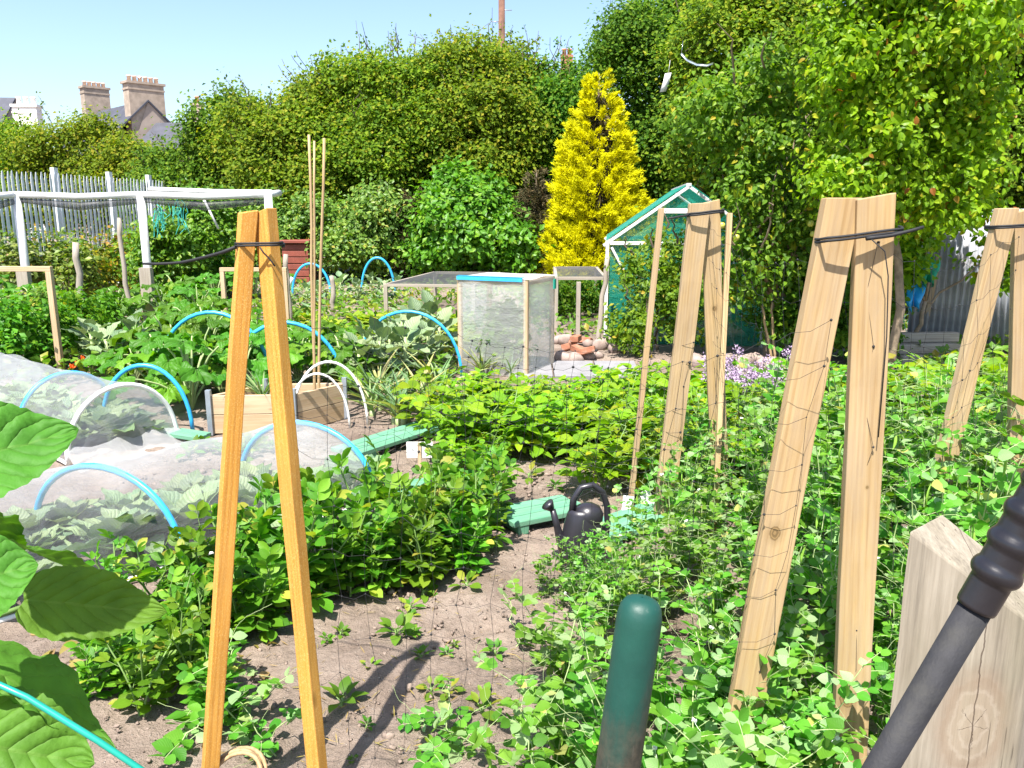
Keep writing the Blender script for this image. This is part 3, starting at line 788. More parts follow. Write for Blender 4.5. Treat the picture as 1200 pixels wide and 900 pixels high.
def pod_mesh(L=0.075):
    mb = MB()
    P = [(0, 0.010 * math.sin(3.1 * t), -L * t) for t in np.linspace(0, 1, 7)]
    mb.tube(P, np.array([0.0015, 0.0055, 0.0075, 0.008, 0.0075, 0.0055, 0.001]), 7, cap=False)
    mb.V[0][:, 0] *= 0.55
    return mb
def v_pea(h=0.8, pods=3, flowers=2, lean=0.3, nst=4, ls=1.0):
    st, fo = MB(), MB()
    pos, dr, no, sc = [], [], [], []
    p2, d2, n2, s2 = [], [], [], []
    tips = []
    for s_ in range(nst):
        ang = rng.uniform(0, 6.28); hh = h * rng.uniform(0.5, 1.15)
        P = stem_curve(hh, rng.uniform(0.05, lean), ang, 9)
        P += np.cumsum(rng.normal(0, 0.012, P.shape), 0) * np.array([1, 1, 0.3])
        P += np.array([rng.normal(0, .05), rng.normal(0, .05), 0])
        st.tube(P, np.linspace(0.0035, 0.002, len(P)), 5, cap=False)
        nk = max(4, int(hh / 0.075))
        for k in range(nk):
            t = 0.08 + 0.92 * k / (nk - 1)
            b = interp(P, t); a2 = ang + k * math.pi + rng.normal(0, .7)
            d = np.array([math.cos(a2), math.sin(a2), rng.uniform(0.05, 0.8)]); d /= np.linalg.norm(d)
            side = np.cross(d, [0, 0, 1]); side /= np.linalg.norm(side); up = np.cross(side, d)
            big = 0.75 + 0.35 * math.sin(math.pi * min(1, t * 1.05))
            for sg in (1, -1):          # the two stipules clasping the stem
                p2.append(b); d2.append(side * sg * 0.8 + d * 0.5 + np.array([0, 0, .25])); n2.append(up + rng.normal(0, .35, 3)); s2.append(0.060 * ls * big * rng.uniform(0.75, 1.2))
            L = 0.10 * ls * big * rng.uniform(0.8, 1.25)
            Q = np.array([b + d*L*x - np.array([0, 0, 0.12*L*x*x]) for x in np.linspace(0, 1, 4)])
            st.tube(Q, 0.0016, 4, cap=False)
            for x in (0.5, 0.95):
                for sg in (1, -1):
                    pos.append(interp(Q, x)); dr.append(side * sg + d * 0.5 + rng.normal(0, .15, 3)); no.append(up + rng.normal(0, .3, 3)); sc.append(0.051 * ls * big * rng.uniform(0.75, 1.25))
            if k % 2 == 0:              # tendril
                q = Q[-1]; cur = [q]
                dv = d.copy()
                for i in range(11):
                    dv = dv + side * 0.25 * rng.normal(0.6, .6) + up * rng.normal(0, .25); dv /= np.linalg.norm(dv)
                    q = q + dv * 0.016; cur.append(q)
                st.tube(cur, 0.0009, 3, cap=False)
            if 0.3 < t: tips.append((b, d))
    fo.leaves(T_PEA, pos, frames(dr, no), sc)
    fo.leaves(T_STIP, p2, frames(d2, n2), s2)
    out = [('stem', st.mesh('stem', True), M['stem_pale']), ('foliage', fo.mesh('foliage', True), M['pea'])]
    sel = rng.permutation(len(tips))
    for i in range(pods):
        b, d = tips[sel[i]]
        mb = pod_mesh(rng.uniform(0.075, 0.105)); mb.V[0] = mb.V[0] + b + d * 0.035 - np.array([0, 0, 0.005])
        mb.tube([b, b + d*0.03, b + d*0.035 - np.array([0, 0, 0.006])], 0.0012, 3, cap=False)
        out.append(('pod', mb.mesh('pod', True), M['pod']))
    for i in range(flowers):
        b, d = tips[sel[pods + i]]
        mb = MB(); c = b + d * 0.06 + np.array([0, 0, 0.02])
        mb.tube([b, b + d*0.04 + np.array([0, 0, .01]), c], 0.001, 3, cap=False)
        k = 6
        dd = d[None] * 0.5 + rdir(k, -0.1)
        mb.leaves(T_STIP, np.repeat(c[None], k, 0), frames(dd, rdir(k)), 0.015)
        out.append(('flower', mb.mesh('flower', True), M['flower_white']))
    return out

def v_squash(n=13, h=0.5, leaf=0.27, spread=0.45):
    st, fo = MB(), MB(); pos, dr, no, sc = [], [], [], []
    for k in range(n):
        a = k * 2.4 + rng.normal(0, .3); f = (k + 0.6) / n
        r = spread * (0.15 + 0.95 * f) * rng.uniform(0.8, 1.15); z = h * (1.05 - 0.55 * f ** 1.5) * rng.uniform(0.8, 1.15)
        e = np.array([r*math.cos(a), r*math.sin(a), z])
        P = np.array([[e[0]*t**1.4, e[1]*t**1.4, z * math.sin(t*math.pi/2)] for t in np.linspace(0, 1, 6)])
        st.tube(P, np.linspace(0.011, 0.007, 6), 6, cap=False)
        pos.append(e); dr.append(np.array([math.cos(a), math.sin(a), rng.uniform(-0.7, 0.0)])); no.append(np.array([0.35*math.cos(a), 0.35*math.sin(a) - 0.25, 1.0]) + rng.normal(0, .2, 3)); sc.append(leaf * rng.uniform(0.7, 1.15) * (0.75 + 0.4*f))
    fo.leaves(T_SQUASH, pos, frames(dr, no), sc)
    return [('stem', st.mesh('stem', True), M['stem_pale']), ('foliage', fo.mesh('foliage', True), M['squash'])]
def v_rosette(mat, tpl, n, leaf, up0=1.2, up1=0.15, stalk=0.05, h=0.05, stemmat='stem_pale', fh=0.0):
    st, fo = MB(), MB(); pos, dr, no, sc = [], [], [], []
    st.tube([(0, 0, -0.02), (0, 0, h + fh + 0.01)], [0.012 * leaf / 0.25 + 0.002] * 2, 6)
    for k in range(n):
        a = k * 2.4 + rng.normal(0, .25); f = 1 - k / n
        el = up1 + (up0 - up1) * (k / n) + rng.normal(0, .12)
        d = np.array([math.cos(a)*math.cos(el), math.sin(a)*math.cos(el), math.sin(el)])
        b = np.array([0, 0, h + fh * k / n]); e = b + d * stalk * rng.uniform(.7, 1.2)
        st.tube([b, e], 0.004 * leaf / 0.25 + 0.0005, 4, cap=False)
        pos.append(e); dr.append(d); no.append(np.array([-math.cos(a)*math.sin(el), -math.sin(a)*math.sin(el), math.cos(el)]) + rng.normal(0, .12, 3)); sc.append(leaf * rng.uniform(0.75, 1.15) * (0.6 + 0.4 * f))
    fo.leaves(tpl, pos, frames(dr, no), sc)
    return [('stem', st.mesh('stem', True), M[stemmat]), ('foliage', fo.mesh('foliage', True), M[mat])]
def v_bush(mat, rx, h, clumps, per, cr, leaf, tpl=T_MID, canes=7, twig='twig', kw=None):
    st, fo = MB(), MB()
    lob = [(np.array([rng.normal(0, rx*.3), rng.normal(0, rx*.3), h*rng.uniform(.4, .65)]), np.array([rx*.7, rx*.7, h*rng.uniform(.36, .5)])) for _ in range(3)]
    crown(fo, lob, clumps, per, cr, leaf, tpl, back=1.0, **(kw or {}))
    for k in range(canes):
        e = rdir(1, 0.2)[0] * np.array([rx*.9, rx*.9, h])
        st.tube(wob((e[0]*.2, e[1]*.2, -0.02), e, 6, 0.25), np.linspace(0.008, 0.003, 6), 5, cap=False)
    return [('stem', st.mesh('stem', True), M[twig]), ('foliage', fo.mesh('foliage', True), M[mat])]
def v_phacelia(h=0.55):
    st, fo = MB(), MB(); heads = []
    pos, nn = [], []
    for k in range(7):
        P = stem_curve(h * rng.uniform(.75, 1.1), rng.uniform(.1, .4), rng.uniform(0, 6.28))
        st.tube(P, 0.003, 4, cap=False)
        m = 60
        c = P[-1] + rng.normal(0, 1, (m, 3)).clip(-1.6, 1.6) * np.array([0.022, 0.022, 0.03])
        fl = MB(); fl.leaves(T_MID, c, frames(rdir(m), rdir(m)), 0.021); heads.append(('flower_head', fl.mesh('flower_head'), M['flower_purple']))
        pos.append(P[1:-1].repeat(4, 0) + rng.normal(0, .02, ((len(P)-2)*4, 3)))
    pos = np.concatenate(pos)
    fo.leaves(T_POT, pos, frames(rdir(len(pos), -.1), rdir(len(pos), .3)), 0.06)
    return [('stem', st.mesh('stem', True), M['stem']), ('foliage', fo.mesh('foliage', True), M['bean'])] + heads
# ------------------------------------------------------------------ ground
def relief(x, y):
    """gentle beds and crumbly soil"""
    z = 0.012*np.sin(x*2.1+0.6)*np.cos(y*1.7) + 0.008*np.sin(x*5.3+y*4.1) + 0.006*np.sin(9.7*x-7.3*y+1.1) + 0.004*np.sin(17*x+13*y)
    return z * np.clip((14 - y) / 8, 0, 1)
def ground():
    mb = MB()
    xs = np.concatenate([[-400, -120, -40, -16], np.linspace(-9, -3, 25), np.linspace(-2.9, 3.6, 230), np.linspace(3.9, 9, 22), [16, 40, 120, 400]])
    ys = np.concatenate([[-60, -10, -1], np.linspace(0.3, 5.5, 210), np.linspace(5.7, 14, 60), [18, 26, 40, 70, 120, 250, 700]])
    X, Y = np.meshgrid(xs, ys, indexing='ij')
    Z = relief(X, Y)
    near = (Y > 0.3) & (Y < 5.6) & (X > -2.95) & (X < 3.7)
    # crumbs of a few centimetres
    g = rng.normal(0, 1, X.shape); k = np.array([.25, .5, .25])
    for ax in (0, 1):
        g = np.apply_along_axis(lambda a: np.convolve(a, k, 'same'), ax, g)
    g2 = rng.normal(0, 1, X.shape)
    k = np.ones(7) / 7
    for _ in range(2):
        for ax in (0, 1): g2 = np.apply_along_axis(lambda a: np.convolve(a, k, 'same'), ax, g2)
    g2 = g2 / g2.std() * 0.006
    Z = Z + np.where(near, g * 0.013 + g2, 0)
    V = np.stack([X, Y, Z], -1).reshape(-1, 3)
    a, b = X.shape
    i, j = np.meshgrid(np.arange(a-1), np.arange(b-1), indexing='ij')
    F = np.stack([i*b+j, (i+1)*b+j, (i+1)*b+j+1, i*b+j+1], -1).reshape(-1, 4)
    mb.add(V, F)
    return tag(mb.build('ground', M['soil'], None, True), kind='structure')
ground()
def clods():
    mb = MB()
    n = 7500
    x = rng.uniform(-2.4, 1.6, n); y = rng.uniform(1.7, 6.5, n)
    s = np.exp(rng.normal(-5.4, 0.55, n)).clip(0.0016, 0.022)
    t = MB().ball((0, 0, 0), 1.0, 6, 4)
    tv, tf = t.V[0], t.F[0]
    V, F = [], []
    for k in range(n):
        v = tv * s[k] * rng.uniform(.65, 1.3, 3) * (1 + rng.normal(0, .26, (len(tv), 1)))
        a = rng.uniform(0, 6.28); c, q = math.cos(a), math.sin(a)
        v = v @ np.array([[c, -q, 0], [q, c, 0], [0, 0, .75]])
        V.append(v + np.array([x[k], y[k], relief(x[k], y[k]) + s[k]*.25])); F.append(tf + k*len(tv))
    mb.add(np.concatenate(V), np.concatenate(F))
    tag(mb.build('soil_clods', M['clod'], None, True), 'loose crumbs and clods of dry soil on the bare bed', 'soil', kind='stuff')
clods()
# low weeds between the beds and the hedge
def ground_cover():
    mb = MB()
    n = 46000
    y = 7.5 + 19 * rng.random(n) ** 1.2; x = rng.uniform(-0.72, 0.8, n) * y
    m = np.sin(x*0.9+1.3)*np.cos(y*0.7) + 0.6*np.sin(x*2.3-y*1.9) + rng.normal(0, .35, n)
    ok = (m > -0.35) & ~((y < 10.5) & (x > -0.6) & (x < 3.2))
    x, y = x[ok], y[ok]; n = len(x)
    pos = np.stack([x, y, rng.random(n) ** 2 * 0.22 + 0.01], -1)
    nn = nrm(np.array([0, -.3, 1.]) + rng.normal(0, .5, (n, 3)))
    mb.leaves(T_MID, pos, frames(rdir(n, -.2), nn), rng.uniform(.05, .13, n))
    tag(mb.build('ground_cover', M['lowgreen']), 'low weeds and leaves growing over the ground behind the beds', 'weeds', kind='stuff')
ground_cover()

# ------------------------------------------------------------------ houses behind the hedge
def chimney(parent, c, w, d, z0, z1, mat, potmat, npots, along, potname='chimney_pot', poth=0.55):
    """stack whose long side runs along the unit vector given"""
    a = Vector(along).normalized(); b = Vector((-a.y, a.x, 0)); Mx = Matrix((a, b, Vector((0, 0, 1)))).transposed()
    mb = MB(); mb.box((c[0], c[1], (z0+z1)/2), (w, d, z1-z0), Mx)
    mb.box((c[0], c[1], z1+0.08), (w*1.1, d*1.18, 0.16), Mx); mb.box((c[0], c[1], z1-0.35), (w*1.04, d*1.08, 0.12), Mx)
    st = mb.build('chimney', mat, parent)
    for k in range(npots):
        p = Vector((c[0], c[1], 0)) + a * ((k + .5) / npots - .5) * w * .92
        q = MB(); q.lathe((p.x, p.y, z1+0.16), [(.001, 0), (.16, 0), (.13, poth*.75), (.17, poth*.8), (.16, poth), (.10, poth), (.10, poth-.1), (.001, poth-.1)], 10)
        q.build(potname, potmat, st, True)
    return st
def house(name, label, g, rd, half, length, ez, rz_, wallmat='render'):
    """g: centre of the facing gable at ground; rd: ridge direction"""
    rd = Vector(rd).normalized(); s = Vector((rd.y, -rd.x, 0))
    t = thing(name, label, 'house', (0, 0, 0))
    G = Vector((g[0], g[1], 0))
    def P(a, b, z): return G + s*a + rd*b + Vector((0, 0, z))
    mb = MB()
    mb.prism([P(-half, 0, 0), P(half, 0, 0), P(half, 0, ez), P(0, 0, rz_), P(-half, 0, ez)], rd*length)
    mb.build('wall', M[wallmat], t)
    for sg in (-1, 1):
        r = MB()
        q = [P(0, -.12, rz_+.12), P(sg*(half+.25), -.12, ez-.25+.12), P(sg*(half+.25), length+.12, ez-.25+.12), P(0, length+.12, rz_+.12)]
        if sg < 0: q = q[::-1]
        r.prism(q, (0, 0, -.14)); r.build('roof', M['slate'], t)
    return t, P
gA = at(176, 150, 60)
gB = at(111, 120, 67); RD = Vector((gB.x - gA.x, gB.y - gA.y, 0)); HL = RD.length
hA, PA = house('house', 'grey rendered house with slate roof and two wide stone chimneys beyond the hedge', gA, RD, 3.7, HL + .4, at(170, 119, 60).z - 3.5, at(170, 119, 60).z)
# gable faces us: its front chimney, and the far one at the other end of the ridge
zc = at(175, 99, 60).z
c1 = PA(0, .55, 0); chimney(hA, (c1.x, c1.y), 2.5, 1.0, 5.6, zc, M['stonewall'], M['pot'], 6, (PA(1, 0, 0)-PA(0, 0, 0)), poth=.42)
c2 = PA(0, HL - .2, 0); chimney(hA, (c2.x, c2.y), 1.9, 0.9, 6.0, at(111, 105, 67).z, M['stonewall'], M['pot'], 5, (PA(1, 0, 0)-PA(0, 0, 0)), poth=.38)
# lower hipped wing
def wing():
    mb = MB()
    a, b, c, d = at(150, 180, 57), at(232, 172, 57), at(226, 143, 60), at(183, 144, 60)
    e, f = at(238, 172, 63), at(176, 180, 66)
    mb.add([a, b, c, d, e, f], [[0, 1, 2, 3], [1, 4, 2, 2], [0, 3, 5, 5], [3, 2, 4, 5]])
    mb.build('lower_roof', M['slate'], hA)
    w = MB(); zz = min(a.z, b.z, e.z, f.z) - 0.1
    P4 = [Vector((p.x, p.y, 0)) for p in (a, b, e, f)]
    w.prism(P4, (0, 0, zz)); w.build('lower_wall', M['render'], hA)
wing()
cC = at(233, 145, 62)
hB = thing('house', 'house seen only as a stone chimney with one orange pot right of the wide chimney', 'house')
chimney(hB, (cC.x, cC.y), .75, .7, 0, at(233, 124, 62).z, M['stonewall'], M['red_pot'], 1, (1, 0, 0), poth=.5)
gD = at(4, 150, 55)
hC, PC = house('house', 'slate roofed house at the left edge with a white painted chimney', (gD.x - 8.9, gD.y + 5), (1, 0.1, 0), 5.0, 6.5, 5.4, at(4, 115, 60).z)
cD = at(33, 140, 55)
chimney(hC, (cD.x, cD.y), 1.5, .8, 0, at(33, 126, 55).z, M['white_wall'], M['white_wall'], 3, (1, 0.1, 0), poth=.5)
cE = at(664, 80, 60)
hD = thing('house', 'brick house seen only as a chimney top with orange pot above the hedge', 'house')
chimney(hD, (cE.x, cE.y), .8, .6, 0, at(664, 68, 60).z, M['brick'], M['red_pot'], 2, (1, 0, 0), poth=.45)
# telegraph pole
pp = at(588, 42, 32)
tp = thing('telegraph_pole', 'brown wooden telegraph pole rising behind the hedge', 'pole', (pp.x, pp.y, 0))
MB().tube([(0, 0, -.2), (0, 0, 5), (0, 0, 11.5)], [.15, .135, .11], 12).build('pole_shaft', M['pole'], tp, True)
for k, zz in enumerate((8.2, 8.6, 9.0, 9.4)):
    MB().tube([(-.1, 0, zz), ((-.38 if k % 2 else .38), 0, zz)], .018, 6).build('step_iron', M['steel'], tp, True)
MB().box((0, -.14, 10.6), (1.5, .09, .11)).build('crossarm', M['pole'], tp)

# ------------------------------------------------------------------ hedge trees
FKW = dict(inner=0.16, back=0.35, w_up=0.75)
def hb(u, Y, v=320):
    p = at(u, v, Y); return (p.x, p.y, 0)
GH = 'hawthorns of the tall hedge'
tree('hawthorn', 'low yellow green hawthorn at the left frame edge below the white chimney', 'tree', [lobe(10, 182, 27, 60, 40), lobe(-40, 190, 27, 60, 50), lobe(20, 235, 27, 70, 55)], hb(0, 27), 'hawthorn', 1500, 18, .19, .105, sh=23, kw=FKW)
tree('hawthorn', 'low rounded hawthorn behind the palisade fence below the wide grey chimney', 'tree', [lobe(90, 186, 26, 62, 42), lobe(155, 212, 25, 50, 42), lobe(110, 235, 26, 80, 50)], hb(110, 26), 'hawthorn', 2000, 18, .19, .105, sh=8, kw=FKW)
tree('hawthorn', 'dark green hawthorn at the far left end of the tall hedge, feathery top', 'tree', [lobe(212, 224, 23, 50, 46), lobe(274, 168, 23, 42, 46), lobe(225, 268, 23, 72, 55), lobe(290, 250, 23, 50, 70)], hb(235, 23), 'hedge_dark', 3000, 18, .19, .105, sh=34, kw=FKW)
tree('hawthorn', 'broad hawthorn directly behind the three bamboo canes', 'tree', [lobe(335, 168, 22.5, 62, 58), lobe(345, 225, 22, 76, 70), lobe(396, 134, 23, 48, 42)], hb(345, 22.5), 'hawthorn', 3200, 18, .19, .105, sh=44, kw=FKW)
tree('hawthorn', 'tall hawthorn at the hedge crest left of the telegraph pole', 'tree', [lobe(462, 120, 22.5, 68, 58), lobe(440, 180, 22, 80, 70), lobe(455, 250, 22.5, 70, 60)], hb(455, 22.5), 'hawthorn', 3400, 18, .19, .105, sh=51, kw=FKW)
tree('hawthorn', 'tall hawthorn of the hedge with the telegraph pole rising behind it', 'tree', [lobe(560, 114, 23, 76, 58), lobe(555, 170, 22, 76, 62), lobe(560, 240, 23, 76, 70)], hb(560, 23), 'hawthorn', 3400, 18, .19, .105, sh=51, kw=FKW)
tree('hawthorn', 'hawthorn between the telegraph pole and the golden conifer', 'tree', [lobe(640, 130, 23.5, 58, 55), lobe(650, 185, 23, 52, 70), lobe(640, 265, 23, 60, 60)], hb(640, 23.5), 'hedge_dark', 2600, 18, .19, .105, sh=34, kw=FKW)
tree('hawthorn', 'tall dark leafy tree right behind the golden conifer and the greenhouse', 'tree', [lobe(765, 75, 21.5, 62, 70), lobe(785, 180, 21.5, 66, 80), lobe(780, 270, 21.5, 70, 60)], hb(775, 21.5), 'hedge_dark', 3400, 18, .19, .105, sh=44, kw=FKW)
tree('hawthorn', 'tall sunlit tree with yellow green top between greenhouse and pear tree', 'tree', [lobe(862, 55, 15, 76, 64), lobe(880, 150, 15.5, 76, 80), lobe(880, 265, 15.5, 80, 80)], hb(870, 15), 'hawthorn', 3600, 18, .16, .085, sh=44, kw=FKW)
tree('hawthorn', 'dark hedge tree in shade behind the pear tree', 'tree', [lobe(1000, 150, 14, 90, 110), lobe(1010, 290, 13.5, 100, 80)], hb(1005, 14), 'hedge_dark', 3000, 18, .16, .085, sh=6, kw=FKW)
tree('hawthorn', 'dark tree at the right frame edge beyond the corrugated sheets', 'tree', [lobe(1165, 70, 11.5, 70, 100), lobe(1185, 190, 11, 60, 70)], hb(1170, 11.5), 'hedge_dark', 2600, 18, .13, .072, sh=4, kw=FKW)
# lower shrubs at the hedge's foot
GS = None
tree('shrub', 'vivid green broad-leaved shrub at the foot of the hedge', 'shrub', [lobe(555, 262, 19.5, 58, 56), lobe(520, 285, 19.3, 40, 40), lobe(598, 290, 19.4, 36, 36)], hb(555, 19.5), 'shrub', 900, 14, .14, .15, tpl=T_MID, r0=.06, sh=4, shL=.4)
tree('bramble', 'pale green bramble thicket left of the brown conifer', 'shrub', [lobe(440, 275, 19.5, 40, 46), lobe(410, 298, 19, 36, 28)], hb(435, 19.5), 'bramble', 800, 12, .13, .11, tpl=T_MID, r0=.04, sh=8, shL=.5)
tree('bramble', 'dark bramble growing behind the red-brown box', 'shrub', [lobe(372, 272, 20, 40, 40), lobe(320, 278, 20, 40, 46)], hb(350, 20), 'bramble', 700, 12, .13, .11, tpl=T_MID, r0=.04, sh=8, shL=.5)
tree('bramble', 'green climber growing under the far end of the white pipe frame', 'shrub', [lobe(240, 265, 15, 40, 38), lobe(200, 290, 14.5, 40, 32)], hb(225, 15), 'shrub', 800, 12, .12, .085, tpl=T_MID, r0=.03, sh=10, shL=.4)

def conifer(name, label, u, v_top, v_bot, ru, Y, mat, plumes, per, leaf, pw=0.8, lean=0.0, ragged=0.1):
    top, bot = at(u, v_top, Y), at(u, v_bot, Y)
    H = top.z; R0 = ru * Y * 1.02 / FPX
    t = thing(name, label, 'conifer', (bot.x, Y, 0))
    MB().tube([(0, 0, -.1), (0, 0, H*.5), (0, 0, H*.93)], [.10, .06, .01], 8).build('trunk', M['bark'], t, True)
    mb = MB()
    f = 1 - np.sqrt(1 - rng.random(plumes) * 0.995)    # more plumes low down
    a = rng.uniform(0, 6.28, plumes)
    prof = np.minimum(1.0, ((1 - f) * 1.06) ** pw) * (0.72 + 0.28 * np.minimum(1, f / 0.12))
    bulge = 1 + ragged * np.sin(5*a + 9*f) + ragged * np.sin(13*f + 2*a) + rng.normal(0, ragged*.55, plumes)
    r = R0 * prof * bulge * rng.uniform(0.62, 1.02, plumes) ** 0.5
    base = np.stack([r*np.cos(a), r*np.sin(a), 0.10 + f*(H - .12)], -1)
    outd = np.stack([np.cos(a), np.sin(a), np.zeros(plumes)], -1)
    ax = nrm(outd + np.array([0, 0, 1.0]) * rng.uniform(.25, .9, (plumes, 1)) + rng.normal(0, .25, (plumes, 3)))
    pl = leaf * 4.5 * (0.30 + 0.75 * (1 - f)) * rng.uniform(.7, 1.3, plumes)
    s = rng.random((plumes, per)) ** .8
    spread = rng.normal(0, 1, (plumes, per, 3)) * (0.20 * pl)[:, None, None] * (1.15 - s)[..., None]
    pos = base[:, None] + ax[:, None] * (s * pl[:, None])[..., None] + spread
    d = nrm(ax[:, None] + rng.normal(0, .45, pos.shape))
    mb.leaves(T_NEEDLE, pos.reshape(-1, 3), frames(d.reshape(-1, 3), rdir(plumes*per) + (np.array(TO_SUN) + np.array([0, -.3, 0])) * 1.3), (leaf * rng.uniform(.6, 1.2, plumes*per)))
    # dark brown needles deep inside, behind the gaps between plumes
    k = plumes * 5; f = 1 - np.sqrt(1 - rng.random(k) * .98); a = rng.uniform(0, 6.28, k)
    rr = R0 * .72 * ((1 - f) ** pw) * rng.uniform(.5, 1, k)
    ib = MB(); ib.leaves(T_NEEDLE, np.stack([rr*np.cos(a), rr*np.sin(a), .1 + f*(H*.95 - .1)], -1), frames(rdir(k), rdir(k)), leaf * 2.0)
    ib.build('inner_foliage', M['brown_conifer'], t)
    mb.build('crown', M[mat], t)
    return t
conifer('golden_conifer', 'bright yellow cone-shaped conifer in front of the hedge', 697, 66, 318, 54, 19, 'gold', 1150, 110, .095, .80, ragged=.13)
conifer('brown_conifer', 'narrow dark brown conifer between bramble and vivid green shrub', 487, 218, 312, 15, 19.6, 'brown_conifer', 260, 30, .10, .45)
conifer('brown_conifer', 'small browning conifer at the left side of the golden conifer', 628, 192, 306, 20, 19.4, 'brown_conifer', 320, 30, .10, .5)

# ------------------------------------------------------------------ palisade fence
def palisade():
    A, B = at(-14, 300, 14.6), at(200, 300, 20.2)
    A.z = B.z = 0
    t = thing('palisade_fence', 'pale grey pointed steel palisade fence in front of the low hedge', 'fence', A)
    d = (B - A); L = d.length; d.normalize(); ang = math.atan2(d.y, d.x)
    t.rotation_euler = (0, 0, ang)
    n = int(L / .122)
    H = 2.38
    def pale():
        mb = MB(); w = .033
        mb.prism([(-w, 0, .05), (-w*.5, -.012, .05), (w*.5, -.012, .05), (w, 0, .05), (w, 0, H-.12), (w*.3, -.006, H), (-w*.3, -.006, H), (-w, 0, H-.12)], (0, .006, 0))
        return mb.mesh('pale')
    pm = pale(); pm.materials.append(M['galv'])
    for k in range(n):
        o = bpy.data.objects.new('pale', pm); C.objects.link(o); o.parent = t
        o.location = (k * .122 + .05, -.03, random.uniform(-.015, .01)); o.rotation_euler = (0, random.gauss(0, .004), random.gauss(0, .1))
    for z in (.45, 1.95):
        MB().box((L/2, .03, z), (L, .05, .05)).build('rail', M['galv'], t)
    for k in (0.35, 2.05, 3.75, 5.2):
        if k < L: MB().box((k, .10, (H+.12)/2), (.11, .09, H+.12)).build('post', M['galv'], t)
palisade()

# ------------------------------------------------------------------ white pipe frame (netted fruit frame)
def pipe_frame():
    t = thing('pipe_scaffold', 'white scaffold pipe frame with dark netting over the vegetable beds', 'frame')
    Y = 11.6
    p = [at(-40, 229, 11.0), at(19, 228, Y), at(165, 231, Y), at(314, 229, Y)]
    h = p[1].z
    for a in p: a.z = h
    for k, (a, b) in enumerate(zip(p[:-1], p[1:])):
        m = (a + b)/2 - Vector((0, 0, .03))
        MB().tube([a, m, b], .047, 8).build('rail', M['white_paint'], t, True)
        MB().tube([a - Vector((0, -.02, .075)), m - Vector((0, -.02, .13)), b - Vector((0, -.02, .085))], [.03, .06, .035], 8).build('rolled_net', M['grey_net'], t, True)
    q = [at(175, 222, 13.6), at(250, 225, 13.4), at(318, 226, Y + .5)]
    MB().tube(q, .045, 8).build('rail', M['white_paint'], t, True)
    MB().tube([p[3], Vector((p[3].x+.02, p[3].y+.5, q[2].z))], .047, 8).build('rail', M['white_paint'], t, True)
    for a in p[1:]:
        MB().tube([(a.x, a.y, -.1), (a.x, a.y, h*.5), (a.x, a.y, h+.03)], [.062, .06, .058], 8).build('post', M['white_paint'], t, True)
    for a in (p[1], p[2]):
        MB().box((a.x + .015, a.y - .09, .42), (.16, .10, .84)).build('stump', M['grey_wood'], t)
    a, b = at(239, 234, 12.6), at(256, 268, 12.6)
    MB().tube([a, b], .018, 6).build('strut', M['white_paint'], t, True)
pipe_frame()
